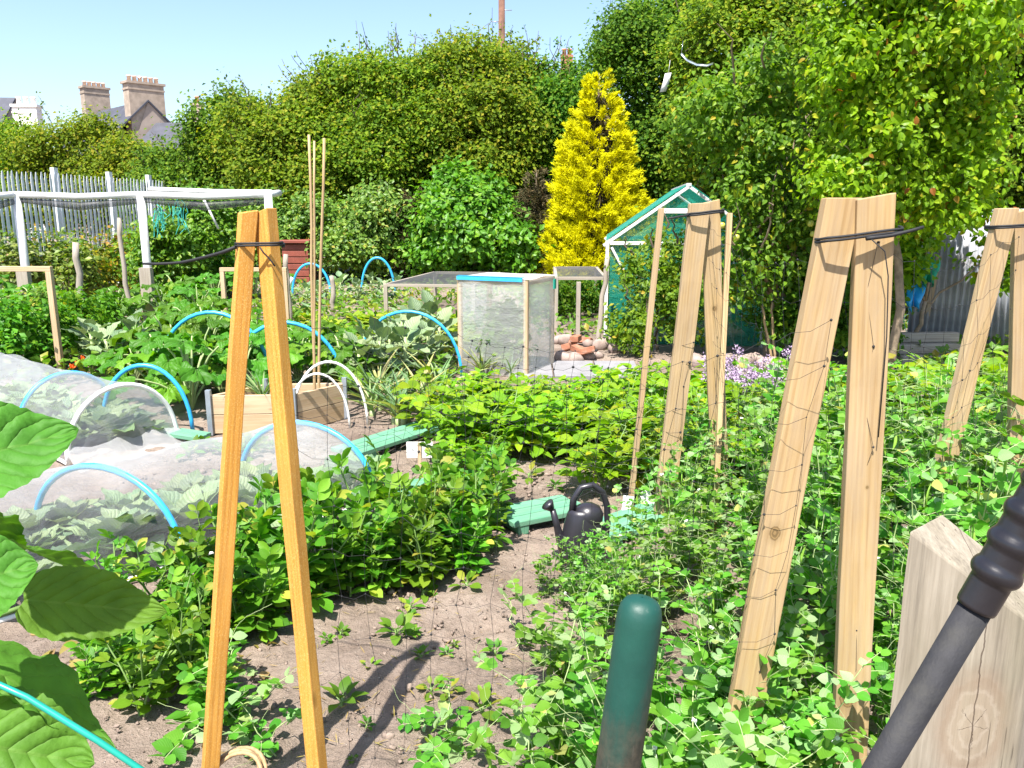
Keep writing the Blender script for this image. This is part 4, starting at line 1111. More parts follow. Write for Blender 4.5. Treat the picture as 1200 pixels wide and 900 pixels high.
# ------------------------------------------------------------------ greenhouse
def greenhouse():
    Y = 9.9
    a = at(712, 285, Y); r = at(806, 219, Y); W = (r.x - a.x)
    ez, rz_ = a.z, r.z
    g = thing('greenhouse', 'greenhouse with white frame and green glazing behind the apple tree', 'greenhouse', (a.x, Y, 0), -R(6.8))
    D = 2.5
    def bar(p, q, w=.05, t_=.05, name='frame_bar', mat='white_paint'):
        return MB().bar(p, q, w, t_, (0, 1, 0.01)).build(name, M[mat], g, bevel=.004)
    for x in (0, 2*W):
        bar((x, 0, -.05), (x, 0, ez), .042, .042, 'corner_post'); bar((x, D, -.05), (x, D, ez), .042, .042, 'corner_post')
    for y in (0, D):
        bar((-.05, y, ez - .03), (W, y, rz_), .036, .035, 'rafter'); bar((2*W + .05, y, ez - .03), (W, y, rz_), .036, .035, 'rafter')
        bar((0.03, y, ez), (2*W - .03, y, ez), .04, .035, 'tie_beam')
    bar((W, .03, rz_ + .01), (W, D - .03, rz_ + .01), .06, .06, 'ridge_bar')
    for x in (0, 2*W): bar((x, .04, ez - .02), (x, D - .04, ez - .02), .05, .05, 'eaves_bar')
    xm = W * .66; zm = ez + (rz_ - ez) * .62
    bar((xm, 0, ez + .03), (xm, 0, zm), .04, .035, 'mullion'); bar((2*W - xm, 0, ez + .03), (2*W - xm, 0, zm), .04, .035, 'mullion')
    bar((xm + .03, 0, zm - .03), (2*W - xm - .03, 0, zm - .03), .06, .04, 'tie_beam')
    bar((.05, .005, ez - .05), (.28, .005, ez - .46), .03, .03, 'brace'); bar((2*W-.05, .005, ez - .05), (2*W-.28, .005, ez - .46), .03, .03, 'brace')
    bar((xm, 0, .0), (xm, 0, ez - .04), .05, .045, 'mullion'); bar((2*W - xm, 0, .0), (2*W - xm, 0, ez - .04), .05, .045, 'mullion')
    def pane(poly, off): MB().prism(poly, off).build('pane', M['glass_green'], g)
    pane([(.03, .03, 0), (xm - .025, .03, 0), (xm - .025, .03, ez - .03), (.03, .03, ez - .03)], (0, .008, 0))
    pane([(xm + .025, .03, 0), (2*W - xm - .025, .03, 0), (2*W - xm - .025, .03, ez - .03), (xm + .025, .03, ez - .03)], (0, .008, 0))
    pane([(2*W - xm + .025, .03, 0), (2*W - .03, .03, 0), (2*W - .03, .03, ez - .03), (2*W - xm + .025, .03, ez - .03)], (0, .008, 0))
    pane([(.05, .03, ez + .03), (2*W - .05, .03, ez + .03), (W, .03, rz_ - .03)], (0, .008, 0))
    pane([(.05, D - .03, 0), (2*W - .05, D - .03, 0), (2*W - .05, D - .03, ez), (W, D - .03, rz_ - .03), (.05, D - .03, ez)], (0, .008, 0))
    for x in (0, 2*W): pane([(x, .04, 0), (x, D-.04, 0), (x, D-.04, ez-.05), (x, .04, ez-.05)], (.008, 0, 0))
    pane([(-.02, .04, ez+.03), (-.02, D-.04, ez+.03), (W-.03, D-.04, rz_+.015), (W-.03, .04, rz_+.015)], (0, 0, .008))
    pane([(2*W+.02, .04, ez+.03), (2*W+.02, D-.04, ez+.03), (W+.03, D-.04, rz_+.015), (W+.03, .04, rz_+.015)], (0, 0, .008))
greenhouse()
def stick(name, label, cat, p, q, w, t_, mat, group=None, rnd=False, parent=None, bevel=.003):
    L = (Vector(q) - Vector(p)).length
    mb = MB()
    if rnd:
        zz = np.linspace(0, L, 8)
        mb.tube([(random.gauss(0, w*.15), random.gauss(0, w*.15), z) for z in zz], np.linspace(w/2*1.1, w/2*.9, 8), 8)
        o = mb.build(name, M[mat], parent, True)
    else:
        mb.box((0, 0, L/2), (w, t_, L))
        o = mb.build(name, M[mat], parent, bevel=bevel)
    oriented(o, p, q)
    if label: tag(o, label, cat, group)
    return o
stick('pole', 'weathered rough pole leaning on the left corner of the greenhouse', 'pole', gnd(700, 408), at(712, 300, 9.6), .06, .06, 'grey_wood', rnd=True)

# ------------------------------------------------------------------ polythene plant house
def poly_house():
    th = R(25); W, D = .733, .66
    fr = Vector((.14, 7.75, 0)); x = Vector((math.cos(th), -math.sin(th), 0)); y = Vector((-x.y, x.x, 0)); fl = fr - x * W
    t = thing('plant_cover', 'pine framed box covered in clear polythene with blue tape along its top', 'plant cover', fl, math.atan2(x.y, x.x))
    H = .985; s = .042
    for a in ((0, 0), (W, 0), (W, D), (0, D)):
        MB().box((a[0], a[1], H/2 - .02), (s, s, H)).build('post', M['pine_wood'], t, bevel=.003)
    for y0 in (0, D): MB().box((W/2, y0, H - .047), (W - s, .03, .04)).build('rail', M['pine_wood'], t, bevel=.002)
    for x0 in (0, W): MB().box((x0, D/2, H - .047), (.03, D - s, .04)).build('rail', M['pine_wood'], t, bevel=.002)
    def sheet(p, q, name='side_sheet', mat='poly'):
        mb = MB(); n, m = 10, 12; V = []
        for i in range(n+1):
            for j in range(m+1):
                f, h = i/n, j/m
                w = .008*math.sin(9*f+3*h)*math.sin(math.pi*f) + .004*math.sin(17*h+f*5)
                V.append((p[0] + (q[0]-p[0])*f + (w if p[0] == q[0] else 0), p[1] + (q[1]-p[1])*f + (w if p[1] == q[1] else 0), .01 + (H-.02)*h))
        F = [[i*(m+1)+j, (i+1)*(m+1)+j, (i+1)*(m+1)+j+1, i*(m+1)+j+1] for i in range(n) for j in range(m)]
        mb.add(V, F); mb.build(name, M[mat], t, True)
    e = .028
    sheet((0, -e), (W, -e)); sheet((W+e, 0), (W+e, D)); sheet((0, D+e), (W, D+e)); sheet((-e, 0), (-e, D))
    mb = MB(); n = 10; V = []
    for i in range(n+1):
        for j in range(n+1): V.append((-.03 + (W+.06)*i/n, -.03 + (D+.06)*j/n, H - .008 + .006*math.sin(i*1.1)*math.sin(j*.9)))
    mb.add(V, [[i*(n+1)+j, (i+1)*(n+1)+j, (i+1)*(n+1)+j+1, i*(n+1)+j+1] for i in range(n) for j in range(n)])
    mb.build('top_sheet', M['poly_top'], t, True)
    mb = MB(); mb.box((W*.47, -.036, H - .012), (W*.98, .012, .042)); mb.box((W*.47, -.012, H + .006), (W*.98, .06, .006)); mb.build('tape', M['blue_pipe'], t)
    mb = MB(); mb.box((W+.036, D-.02, H-.1), (.014, .05, .10)); mb.build('tape', M['teal'], t)
    Kind('tomato_plant', 'plant', [v_bush('shrub', .20, .72, 60, 8, .05, .085, canes=5, twig='stem')]).put((fl + x*W*.5 + y*D*.5).x, (fl + x*W*.5 + y*D*.5).y, 'leafy plant growing inside the polythene box', sc=1, tilt=0)
poly_house()

# ------------------------------------------------------------------ low frames
def cage(label, pts, h, w=.06, net=True, rails=((0, 1), (1, 2), (2, 3), (3, 0)), mat='grey_wood', name='fruit_cage', posts=None):
    t = thing(name, label, 'frame', pts[0])
    o = Vector(pts[0])
    P = [Vector(p) - o for p in pts]
    for i in (posts if posts is not None else range(len(P))):
        p = P[i]
        MB().box((p.x, p.y, h/2 - .03), (w, w, h + .06)).build('post', M[mat], t, bevel=.004)
    for i, j in rails:
        a, b = P[i] + Vector((0, 0, h - w*.3)), P[j] + Vector((0, 0, h - w*.3))
        d = (b - a).normalized() * w * .52
        mb = MB(); L = (b - a).length - w*1.04; mb.box((0, 0, L/2), (w*.72, w*.72, L))
        oriented(mb.build('rail', M[mat], t, bevel=.003), a + d, b - d)
    if net:
        mb = MB(); n = 8; V = []
        for i in range(n+1):
            for j in range(n+1):
                f, k = i/n, j/n
                p = (P[0]*(1-f) + P[1]*f)*(1-k) + (P[3]*(1-f) + P[2]*f)*k
                V.append((p.x, p.y, h + .004 - .05*math.sin(math.pi*f)*math.sin(math.pi*k)))
        mb.add(V, [[i*(n+1)+j, (i+1)*(n+1)+j, (i+1)*(n+1)+j+1, i*(n+1)+j+1] for i in range(n) for j in range(n)])
        mb.build('top_net', M['grey_net'], t, True)
    return t
a, b = gnd(453, 376), gnd(555, 378); 
cage('low grey wooden frame with dark net on top left of the polythene box', [a, b, b + Vector((.2, 2.6, 0)), a + Vector((.5, 2.6, 0))], .56)
a, b = gnd(651, 384), gnd(708, 384)
cage('low grey wooden frame with dark net between polythene box and greenhouse', [a, b, b + Vector((.1, 2.2, 0)), a + Vector((.1, 2.2, 0))], .72)
stick('post', 'short square grey post in front of the low netted frame by the greenhouse', 'post', gnd(677, 394), gnd(677, 394) + Vector((0, 0, .72)), .055, .055, 'grey_wood')

def goalpost(label, u0, u1, vt, vb, w=.045, mat='pine_wood'):
    a, b = gnd(u0, vb), gnd(u1, vb)
    h = at(u1, vt, b.y).z
    t = thing('plant_support', label, 'frame', a)
    b -= a
    MB().box((0, 0, h/2), (w, w, h)).build('post', M[mat], t, bevel=.003)
    MB().box((b.x, b.y, h/2), (w, w, h)).build('post', M[mat], t, bevel=.003)
    mb = MB(); mb.box((0, 0, b.length/2 + .0), (w*.9, w, b.length + w)); 
    o = mb.build('crossbar', M[mat], t, bevel=.003); oriented(o, (0, 0, h + w*.46), b + Vector((0, 0, h + w*.46)))
goalpost('pale wooden goal-shaped plant support at the left frame edge', 2, 72, 318, 438, .055, 'pine_wood')
goalpost('pale wooden goal-shaped plant support behind the orange stakes', 266, 338, 318, 392, .055)
for (lab, u, vb, vt, w) in (('rough round stake standing among beans left of the white post', 103, 400, 284, .085), ('short stub of a round stake before the palisade fence', 124, 350, 318, .11),
                            ('round grey stake near the red-brown box', 341, 382, 298, .075), ('thin brown stake in front of the white post', 153, 380, 255, .07)):
    g = gnd(u, vb); stick('stake', lab, 'stake', g - Vector((0, 0, .1)), (g.x - .02, g.y, at(u, vt, g.y).z), w, w, 'grey_wood', rnd=True)
g = gnd(391, 366); stick('stake', 'small weathered stake beside the far blue hoops', 'stake', g, (g.x, g.y, .6), .08, .08, 'grey_wood', rnd=True)
p = gnd(330, 360); stick('pipe', 'short white pipe leaning across the round grey stake', 'pipe', p, at(342, 325, p.y), .07, .07, 'white_pipe', rnd=True)

# red-brown compost box
def red_box():
    p = at(352, 318, 19); p.z = 0
    t = thing('compost_bin', 'red-brown slatted wooden box at the foot of the hedge', 'bin', p)
    for k in range(6):
        MB().box((0, -.36, .09 + k*.15), (.60, .03, .13)).build('slat', M['red_box'], t, bevel=.006)
        for s in (-1, 1): MB().box((s*.30, 0, .09 + k*.15), (.03, .68, .13)).build('slat', M['red_box'], t, bevel=.006)
    for sx in (-1, 1):
        for sy in (-1, 1): MB().box((sx*.255, sy*.32, .46), (.06, .04, .92)).build('corner_post', M['red_box'], t)
    MB().box((0, -.05, .965), (.72, .82, .07)).build('lid', M['red_box'], t, bevel=.01)
red_box()

# ------------------------------------------------------------------ hoops and tunnels
def arch(c, hs, h, n=22, lean=(0, 0, 0)):
    """half ellipse from c-hs to c+hs, h high"""
    c, hs, lean = Vector(c), Vector(hs), Vector(lean)
    return [c + hs * math.cos(t) + (Vector((0, 0, h)) + lean) * math.sin(t) ** 0.9 for t in np.linspace(math.pi + .0, 0, n)]
def hoop(label, u0, u1, v_foot, v_top, r=.012, mat='blue_pipe', dY=.0, group=None, name='hoop'):
    a, b = gnd(u0, v_foot), gnd(u1, v_foot - dY)
    c = (a + b) / 2; h = at((u0+u1)/2, v_top, c.y).z
    o = MB().tube([Vector(p) for p in arch(c, (b - a)/2, h)], r, 8).build(name, M[mat], None, True)
    return tag(o, label, 'hoop', group)
hoop('blue plastic hoop arching over the squash leaves behind the orange stakes', 186, 322, 462, 366, .017)
hoop('blue plastic hoop passing behind the bamboo canes', 270, 404, 466, 378, .017, dY=4)
hoop('blue plastic hoop beside the polythene box', 420, 541, 440, 365, .016, dY=-3)
hoop('small far blue hoop just right of the bamboo canes', 343, 388, 348, 309, .024)
hoop('small far blue hoop above the low netted frame', 424, 463, 346, 302, .024)
hoop('blue plastic hoop standing behind the white arched tunnel end', 122, 226, 508, 428, .016, dY=2)
hoop('white pipe hoop over the wooden planter, larger one', 344, 431, 503, 424, .010, 'white_pipe', dY=4)
hoop('white pipe hoop over the wooden planter, smaller one', 338, 410, 506, 438, .009, 'white_pipe', dY=4)

def tunnel(label, cs, hss, hs, hoopspec, end=None, loc=None, sag=.02):
    """crop mesh stretched over hoops: lists of centres, half spans and heights along the axis"""
    t = thing('crop_tunnel', label, 'crop tunnel', cs[0])
    o = Vector(cs[0])
    K = len(cs); per = 10; na = 22
    rows = []
    for i in range((K - 1) * per + 1):
        f = i / per; k = min(K - 2, int(f)); g = f - k
        c = Vector(cs[k]).lerp(Vector(cs[k+1]), g); s_ = Vector(hss[k]).lerp(Vector(hss[k+1]), g); h = hs[k] + (hs[k+1] - hs[k]) * g - sag * math.sin(math.pi * g)
        s_ = s_ * (1.02 - .04 * math.sin(math.pi * g))
        A = arch(c, s_, h + .014, na)
        rows.append([p - o + Vector((random.gauss(0, .004), random.gauss(0, .004), random.gauss(0, .003) if 0 < j < na-1 else 0)) for j, p in enumerate(A)])
    V = [p for r in rows for p in r]
    F = [[i*na+j, i*na+j+1, (i+1)*na+j+1, (i+1)*na+j] for i in range(len(rows)-1) for j in range(na-1)]
    MB().add(V, F).build('mesh_cover', M['mesh'], t, True)
    if end is not None:
        r = rows[end]; n = len(r)
        c = (r[0] + r[-1]) / 2
        V2 = list(r) + [c + (p - c) * .5 for p in r] + [c]
        F2 = [[j, j+1, n+j+1, n+j] for j in range(n-1)] + [[n+j, n+j+1, 2*n, 2*n] for j in range(n-1)]
        MB().add(V2, F2).build('end_cover', M['mesh_end'], t, True)
        k = 14; b0, b1 = r[0], r[-1]; fw = (rows[0][0] - rows[1][0]).normalized() if end == 0 else (rows[-1][0] - rows[-2][0]).normalized(); fw.z = 0
        V3 = []
        for i in range(k+1):
            p = b0.lerp(b1, i/k)
            for q in range(5): V3.append(p + fw * q * .06 + Vector((0, 0, .10*(1-q/4)**2*(.85+.15*math.sin(i*1.3)) + .010 + .006*math.sin(i*2.1+q))))
        MB().add(V3, [[i*5+q, (i+1)*5+q, (i+1)*5+q+1, i*5+q+1] for i in range(k) for q in range(4)]).build('skirt', M['mesh_end'], t, True)
    for (k, mat, r) in hoopspec:
        MB().tube([Vector(p) - o for p in arch(cs[k], hss[k], hs[k])], r, 8).build('hoop', M[mat], t, True)
    # the mesh is turned under a batten along each long side
    for sg in (0, -1):
        P = [r[sg] + Vector((0, 0, .012)) for r in rows]
        MB().tube(P, .012, 6).build('hem', M['card'], t, True)
    return t
HS = Vector((.43, -.15, 0))
f1, f2 = gnd(216, 662), gnd(441, 590)
ax = (f2 - f1)
c1, c2 = f1 - HS, f2 - HS
cs = [c1 - ax * 1.5, c1 - ax * .75, c1, c1 + ax * .5, c2]
tunnel('long white mesh crop tunnel with thick blue hoops behind the orange stakes', cs, [HS]*5, [.58, .52, .43, .43, .43], [(2, 'blue_pipe', .016), (4, 'blue_pipe', .016), (0, 'blue_pipe', .016)], end=-1)
TUN1 = (c1 - ax * 1.3, c2, HS)
f3 = gnd(208, 513); g3 = gnd(80, 545); hs3 = (f3 - g3) / 2; c3 = (f3 + g3) / 2
d3 = Vector((-.78, .62, 0))
tunnel('white mesh tunnel whose open end is a white pipe arch', [c3, c3 + d3*.85, c3 + d3*1.7, c3 + d3*2.6], [hs3, hs3*.95, hs3, hs3], [.46, .44, .42, .42], [(0, 'white_pipe', .017), (1, 'blue_pipe', .016)], end=0)
tunnel('grey mesh tunnel cut by the left frame edge behind the other two tunnels', [gnd(20, 470) , gnd(20, 470) + Vector((-1.2, .2, 0)), gnd(20, 470) + Vector((-2.4, .4, 0))], [Vector((.40, -.1, 0))]*3, [.40, .52, .5], [(1, 'white_pipe', .014)], end=0)

# ------------------------------------------------------------------ wooden planter and canes
def planter():
    a, b, c = gnd(249, 508), gnd(347, 506), gnd(406, 490)
    t = thing('planter', 'raw pine planter box with steel corner plates', 'planter', a)
    b, c = b - a, c - a; d = c - b
    h = .29; w = .03
    Z = Vector((0, 0, 0))
    def board(p, q, lab='board'):
        for k in range(2):
            L = (q - p).length
            mb = MB(); mb.box((0, 0, L/2), (w, h/2 - .004, L))
            o = mb.build('side_board', M['pine_wood'], t, bevel=.003)
            oriented(o, p + Vector((0, 0, h/4 + k*h/2)), q + Vector((0, 0, h/4 + k*h/2)), (0, 0, 1))
            o.matrix_basis = o.matrix_basis @ Matrix.Identity(4)
    e = d.normalized() * w
    x = b.normalized() * w
    board(Z, b); board(b + e*.6, c); board(d + x*0, c - x*.6); board(Z + e*.6, d - e*.6)
    for p in (Z, b, c, d):
        MB().box((p.x, p.y - .02, h/2 + .02), (.035, .035, h + .05)).build('corner_plate', M['steel'], t)
    mb = MB(); n = Vector((0, 0, .2))
    mb.add([Z + e + n + x, b + e + n - x, c + n - e - x, d + n - e + x], [[0, 1, 2, 3]]); mb.build('soil_fill', M['soil'], t)
    return a, b + a, c + a
PA_, PB_, PC_ = planter()
PM = (PA_ + PC_) / 2
Kind('herb_plant', 'plant', [v_rosette('leek', T_GRASS, 40, .32, 1.4, .7, .01, .02)]).put(PM.x - .12, PM.y - .05, 'feathery green leaf tuft growing in the wooden planter', z=.2)
for (lab, u1, v1, u0) in (('tall bamboo cane, leftmost of the three standing by the planter', 362, 158, 369), ('tall bamboo cane, middle one of the three standing by the planter', 368, 165, 367), ('tall bamboo cane, the one leaning right among the three by the planter', 380, 162, 370)):
    q = at(u1, v1, 6.05); p = gnd(u0, 497)
    stick('bamboo_cane', lab, 'cane', p - Vector((0, 0, .15)), q, .022 if u1 != 368 else .018, .02, 'cane', rnd=True)

# ------------------------------------------------------------------ green boards
def board(label, p, q, w, z, n=3, legs=True):
    p, q = Vector(p), Vector(q); t = thing('walkway_board', label, 'board', (p.x, p.y, 0))
    d = (q - p); d.z = 0; L = d.length; d.normalize(); s = Vector((-d.y, d.x, 0))
    for k in range(n):
        c = s * ((k + .5) / n - .5) * w
        mb = MB(); mb.box((0, 0, L/2), (.028, w/n - .006, L + random.uniform(-.03, .03)))
        o = mb.build('plank', M['green_board'], t, bevel=.003)
        oriented(o, c + Vector((0, 0, z)), c + d*L + Vector((0, 0, z)), tuple(s))
    if legs:
        for f in (.12, .88):
            mb = MB(); mb.box((0, 0, 0), (.06, w*.95, z)); M4 = Matrix.Rotation(math.atan2(d.y, d.x), 4, 'Z')
            o = mb.build('bearer', M['green_board'], t); o.matrix_basis = Matrix.Translation(d*L*f + Vector((0, 0, z/2 - .008))) @ M4
board('long green painted board raised beside the white tunnel end', gnd(405, 542), gnd(530, 500), .26, .07)
board('green painted board lying left of the white card label', gnd(436, 584), gnd(500, 578), .22, .045, legs=False)
board('green painted board under the bean plants left of the watering can', gnd(590, 617), gnd(674, 600), .26, .05)
board('green painted board lying right behind the watering can', gnd(690, 640), gnd(800, 598), .24, .05)
board('short green board lying between white tunnel and planter', gnd(203, 514), gnd(240, 520), .16, .05, legs=False)

# card label
def card():
    p = gnd(492, 553); c = at(493, 528, p.y)
    t = thing('plant_label', 'blank white card on a small wooden stick in bare soil', 'plant label', p)
    MB().box((0, .008, (c.z + .05)/2), (.022, .012, c.z + .05)).build('stick', M['pine_wood'], t)
    MB().box((0, .0165, c.z), (.165, .004, .105)).build('card', M['card'], t)
card()
for (lab, u, v, r) in (('white plastic plant tag leaning left of the middle stakes', 733, 598, .2), ('white plastic plant tag beside the right middle stake', 765, 590, -.3)):
    p = gnd(u, v + 14); o = MB().box((0, 0, .07), (.06, .004, .14)).build('plant_tag', M['card']); o.location = p; o.rotation_euler = (-.25, r, .2); tag(o, lab, 'plant tag')

# ------------------------------------------------------------------ watering can
def can():
    p = gnd(683, 664); s = 1.0
    t = thing('watering_can', 'black plastic watering can with arched handle behind the peas', 'watering can', p, R(8))
    b = MB(); b.lathe((0, 0, 0), [(.001, .0), (.092, .0), (.097, .015), (.090, .16), (.080, .22), (.068, .265), (.058, .285), (.052, .285), (.06, .265), (.06, .2), (.001, .2)], 24, 1.12, .85); b.build('body', M['can_plastic'], t, True)
    f = MB(); f.lathe((0.02, 0, .262), [(.075, -.03), (.078, 0), (.06, .03), (.03, .045), (.001, .048)], 20, .9, .85); f.build('hood', M['can_plastic'], t, True)
    h = MB(); h.tube([(-.055, 0, .26), (-.05, 0, .33), (-.015, 0, .385), (.04, 0, .395), (.085, 0, .36), (.108, 0, .29), (.112, 0, .2), (.098, 0, .10)], [.017, .016, .015, .015, .015, .015, .015, .016], 10); h.build('handle', M['can_plastic'], t, True)
    sp = MB(); sp.tube([(-.08, 0, .07), (-.105, 0, .13), (-.125, 0, .21), (-.145, 0, .285)], [.03, .022, .016, .014], 12); s_ = sp.build('spout', M['can_plastic'], t, True)
    r = MB(); M3 = Matrix.Rotation(R(-40), 3, 'Y'); r.lathe((-.149, 0, .290), [(.001, 0), (.015, 0), (.030, .028), (.031, .034), (.001, .04)], 14, M=M3); r.build('rose', M['can_plastic'], s_, True)
can()

# ------------------------------------------------------------------ stones, slabs, bricks
def rock(name, label, cat, p, s, mat, group):
    mb = MB(); mb.ball((0, 0, 0), 1, 9, 7); v = mb.V[0]
    n = 1 + .22*np.sin(v[:, 0]*3.1+random.random()*6) * np.cos(v[:, 1]*2.7+random.random()*6) + rng.normal(0, .05, len(v))
    mb.V[0] = v * n[:, None] * np.array(s)
    o = mb.build(name, M[mat], None, True); o.location = (p.x, p.y, s[2]*.55); o.rotation_euler = (random.gauss(0, .2), random.gauss(0, .2), random.uniform(0, 6.28))
    tag(o, label, cat, group)
for k in range(12):
    p = gnd(random.uniform(655, 728), random.uniform(402, 428)); rock('stone', 'rough pink-grey stone in the heap right of the polythene box', 'stone', p, (random.uniform(.06, .14), random.uniform(.06, .12), random.uniform(.05, .09)), 'stone', 'stones heaped right of the polythene box')
for k in range(14):
    p = gnd(800 + k*8.5 + random.uniform(-3, 3), random.uniform(424, 434)); rock('stone', 'rounded pink-grey edging stone behind the purple flowers', 'stone', p, (random.uniform(.07, .11), random.uniform(.06, .1), random.uniform(.06, .09)), 'stone', 'edging stones in front of the greenhouse shade')
for k in range(6):
    p = gnd(random.uniform(655, 690), random.uniform(404, 428)); o = MB().box((0, 0, .04), (.21, .10, .07)).build('brick', M['brick'], bevel=.008); o.location = p + Vector((0, 0, random.uniform(0, .1))); o.rotation_euler = (random.gauss(0, .2), random.gauss(0, .2), random.uniform(0, 3)); tag(o, 'broken orange-red brick lying in the stone heap', 'brick', 'bricks in the stone heap')
for k, (u0, u1) in enumerate(((600, 648), (650, 700), (702, 752))):
    a, b, c, d = gnd(u0, 446), gnd(u1, 446), gnd(u1 - (u1-600)*.06, 428), gnd(u0 - (u0-600)*.06, 428)
    MBx = MB(); MBx.prism([a, b, c, d], (0, 0, .05)); tag(MBx.build('paving_slab', M['slab'], bevel=.006), ['grey paving slab at the foot of the polythene box', 'grey paving slab between polythene box and stone heap', 'grey paving slab, rightmost, nearest the greenhouse'][k], 'paving slab')

# ------------------------------------------------------------------ right side: sheets, sleepers, rags
def sheets():
    x = at(1062, 400, 9.2).x
    for k in range(5):
        mb = MB(); n = 60; w = .66; V = []
        for i in range(n+1):
            xx = w*i/n; yy = .018*math.sin(2*math.pi*xx/.076)
            h = 1.62 + .05*math.sin(k*2.3)
            for z in (0, h): V.append((xx, yy, z))
        mb.add(V, [[2*i, 2*i+2, 2*i+3, 2*i+1] for i in range(n)])
        o = mb.build('corrugated_sheet', M['corrugated'], None, True)
        md = o.modifiers.new('thick', 'SOLIDIFY'); md.thickness = .002
        o.location = (x + k*.63, 9.2 + (k % 2)*.03, -.02); o.rotation_euler = (random.gauss(-.03, .01), random.gauss(0, .012), random.gauss(0, .015))
        tag(o, ['grey corrugated steel sheet, first one right of the pear tree trunk', 'grey corrugated steel sheet behind the blue and green rags', 'grey corrugated steel sheet behind the heap of dark net', 'grey corrugated steel sheet beside the far right stakes', 'grey corrugated steel sheet at the right frame edge'][k], 'metal sheet')
sheets()
def sleepers():
    for k in range(3):
        p, q = gnd(1054 - k*3, 428 - k*1), gnd(1124, 427 - k*1)
        L = (q-p).length; mb = MB(); mb.box((0, 0, L/2), (.11, .10, L)); o = mb.build('log', M['grey_wood'], None, bevel=.015)
        oriented(o, p + Vector((0, k*.05, .055 + k*.108)), q + Vector((0, k*.05, .055 + k*.108)))
        tag(o, ['weathered squared log, bottom of the stack by the pear trunk', 'weathered squared log, middle of the stack by the pear trunk', 'weathered squared log, top of the stack by the pear trunk'][k], 'log')
sleepers()
def rag(name, label, u, v, Y, w, h, mat):
    c = at(u, v, Y); mb = MB(); n, m = 12, 14; V = []
    for i in range(n+1):
        for j in range(m+1):
            f, g = i/n-.5, j/m
            V.append((w*f*(1 - .35*g) + .02*math.sin(7*g), .05*math.sin(11*f + 3*g)*(.3+g) + .03*math.cos(5*g), -h*g + .03*math.cos(9*f)))
    mb.add(V, [[i*(m+1)+j, (i+1)*(m+1)+j, (i+1)*(m+1)+j+1, i*(m+1)+j+1] for i in range(n) for j in range(m)])
    o = mb.build(name, M[mat], None, True); o.location = c + Vector((0, 0, h/2)); md = o.modifiers.new('thick', 'SOLIDIFY'); md.thickness = .003
    return tag(o, label, 'cloth')
rag('plastic_bag', 'crumpled blue plastic bag hanging by the pear trunk', 1072, 346, 8.4, .20, .30, 'blue_bag')
rag('plastic_bag', 'small pale blue bag above the crumpled blue plastic bag', 1076, 316, 8.45, .16, .16, 'silver')
rag('cloth', 'bright green cloth hanging beside the blue bag', 1089, 318, 8.35, .20, .28, 'green_cloth')
stick('plank', 'thin dark plank leaning on the corrugated sheets beside the green cloth', 'plank', gnd(1078, 410), at(1100, 300, 8.9), .06, .03, 'old_wood')
def netheap():
    mb = MB(); c = gnd(1118, 402)
    for k in range(260):
        a = Vector((c.x + random.gauss(0, .2), c.y + .35 + random.gauss(0, .12), random.uniform(0, .2)))
        b = a + Vector((random.uniform(-.05, .35), random.gauss(0, .1), random.uniform(.2, .75)))
        mb.tube([Vector(x) for x in wob(a, b, 6, .5, .06)], .0045, 4, cap=False)
    tag(mb.build('net_heap', M['teal_net'], None, True), 'tangled heap of dark teal netting before the corrugated sheets', 'netting')
netheap()
def hung(label, u, v, Y, mat, pts, w):
    c = at(u, v, Y); mb = MB(); n = len(pts); V = []
    for (x, z) in pts: V += [(x, 0, z), (x + w[0], .02, z + w[1])]
    mb.add(V, [[2*i, 2*i+2, 2*i+3, 2*i+1] for i in range(n-1)]); mb.tube([(pts[0][0] + w[0]/2, .01, pts[0][1]), (pts[0][0] + w[0]/2 + .03, .05, pts[0][1] + .22)], .003, 4); o = mb.build('bird_scarer', M[mat], None, True); o.location = c
    md = o.modifiers.new('thick', 'SOLIDIFY'); md.thickness = .004
    tag(o, label, 'bird scarer')
hung('small white tag hanging in the dark tree right of the golden conifer', 779, 98, 14.2, 'card', [(0, .16), (-.03, .02), (-.08, -.14)], (.11, .02))
hung('curved silvery strip hanging in the tree above the greenhouse', 818, 72, 13.6, 'silver', [(-.28, .10), (-.18, 0), (-.02, -.07), (.14, -.08), (.24, -.05)], (.015, .04))
for (u, v) in ((187, 262), (212, 256)):
    mb = MB(); c = at(u, v, 13.2)
    for k in range(12):
        a = Vector((random.gauss(0, .05), random.gauss(0, .05), .2 + random.gauss(0, .05))); b = a + Vector((random.gauss(0, .08), 0, -random.uniform(.15, .42)))
        mb.tube([Vector(x) for x in wob(a, b, 5, .5)], .006, 4, cap=False)
    o = mb.build('net_scrap', M['aqua_net'], None, True); o.location = c
    tag(o, 'teal net scrap hanging left under the white pipe frame' if u == 187 else 'larger teal net scrap hanging before the hedge under the white pipes', 'netting')
for (lab, u0, v0, u1, v1, Y) in (('thin pale stick, upright one of two before the apple tree shade', 908, 424, 904, 354, 8.4), ('thin pale stick, leaning one of two before the apple tree shade', 905, 424, 893, 358, 8.4)):
    p = gnd(u0, v0); stick('stick', lab, 'stick', p, at(u1, v1, p.y), .028, .028, 'cane', rnd=True)
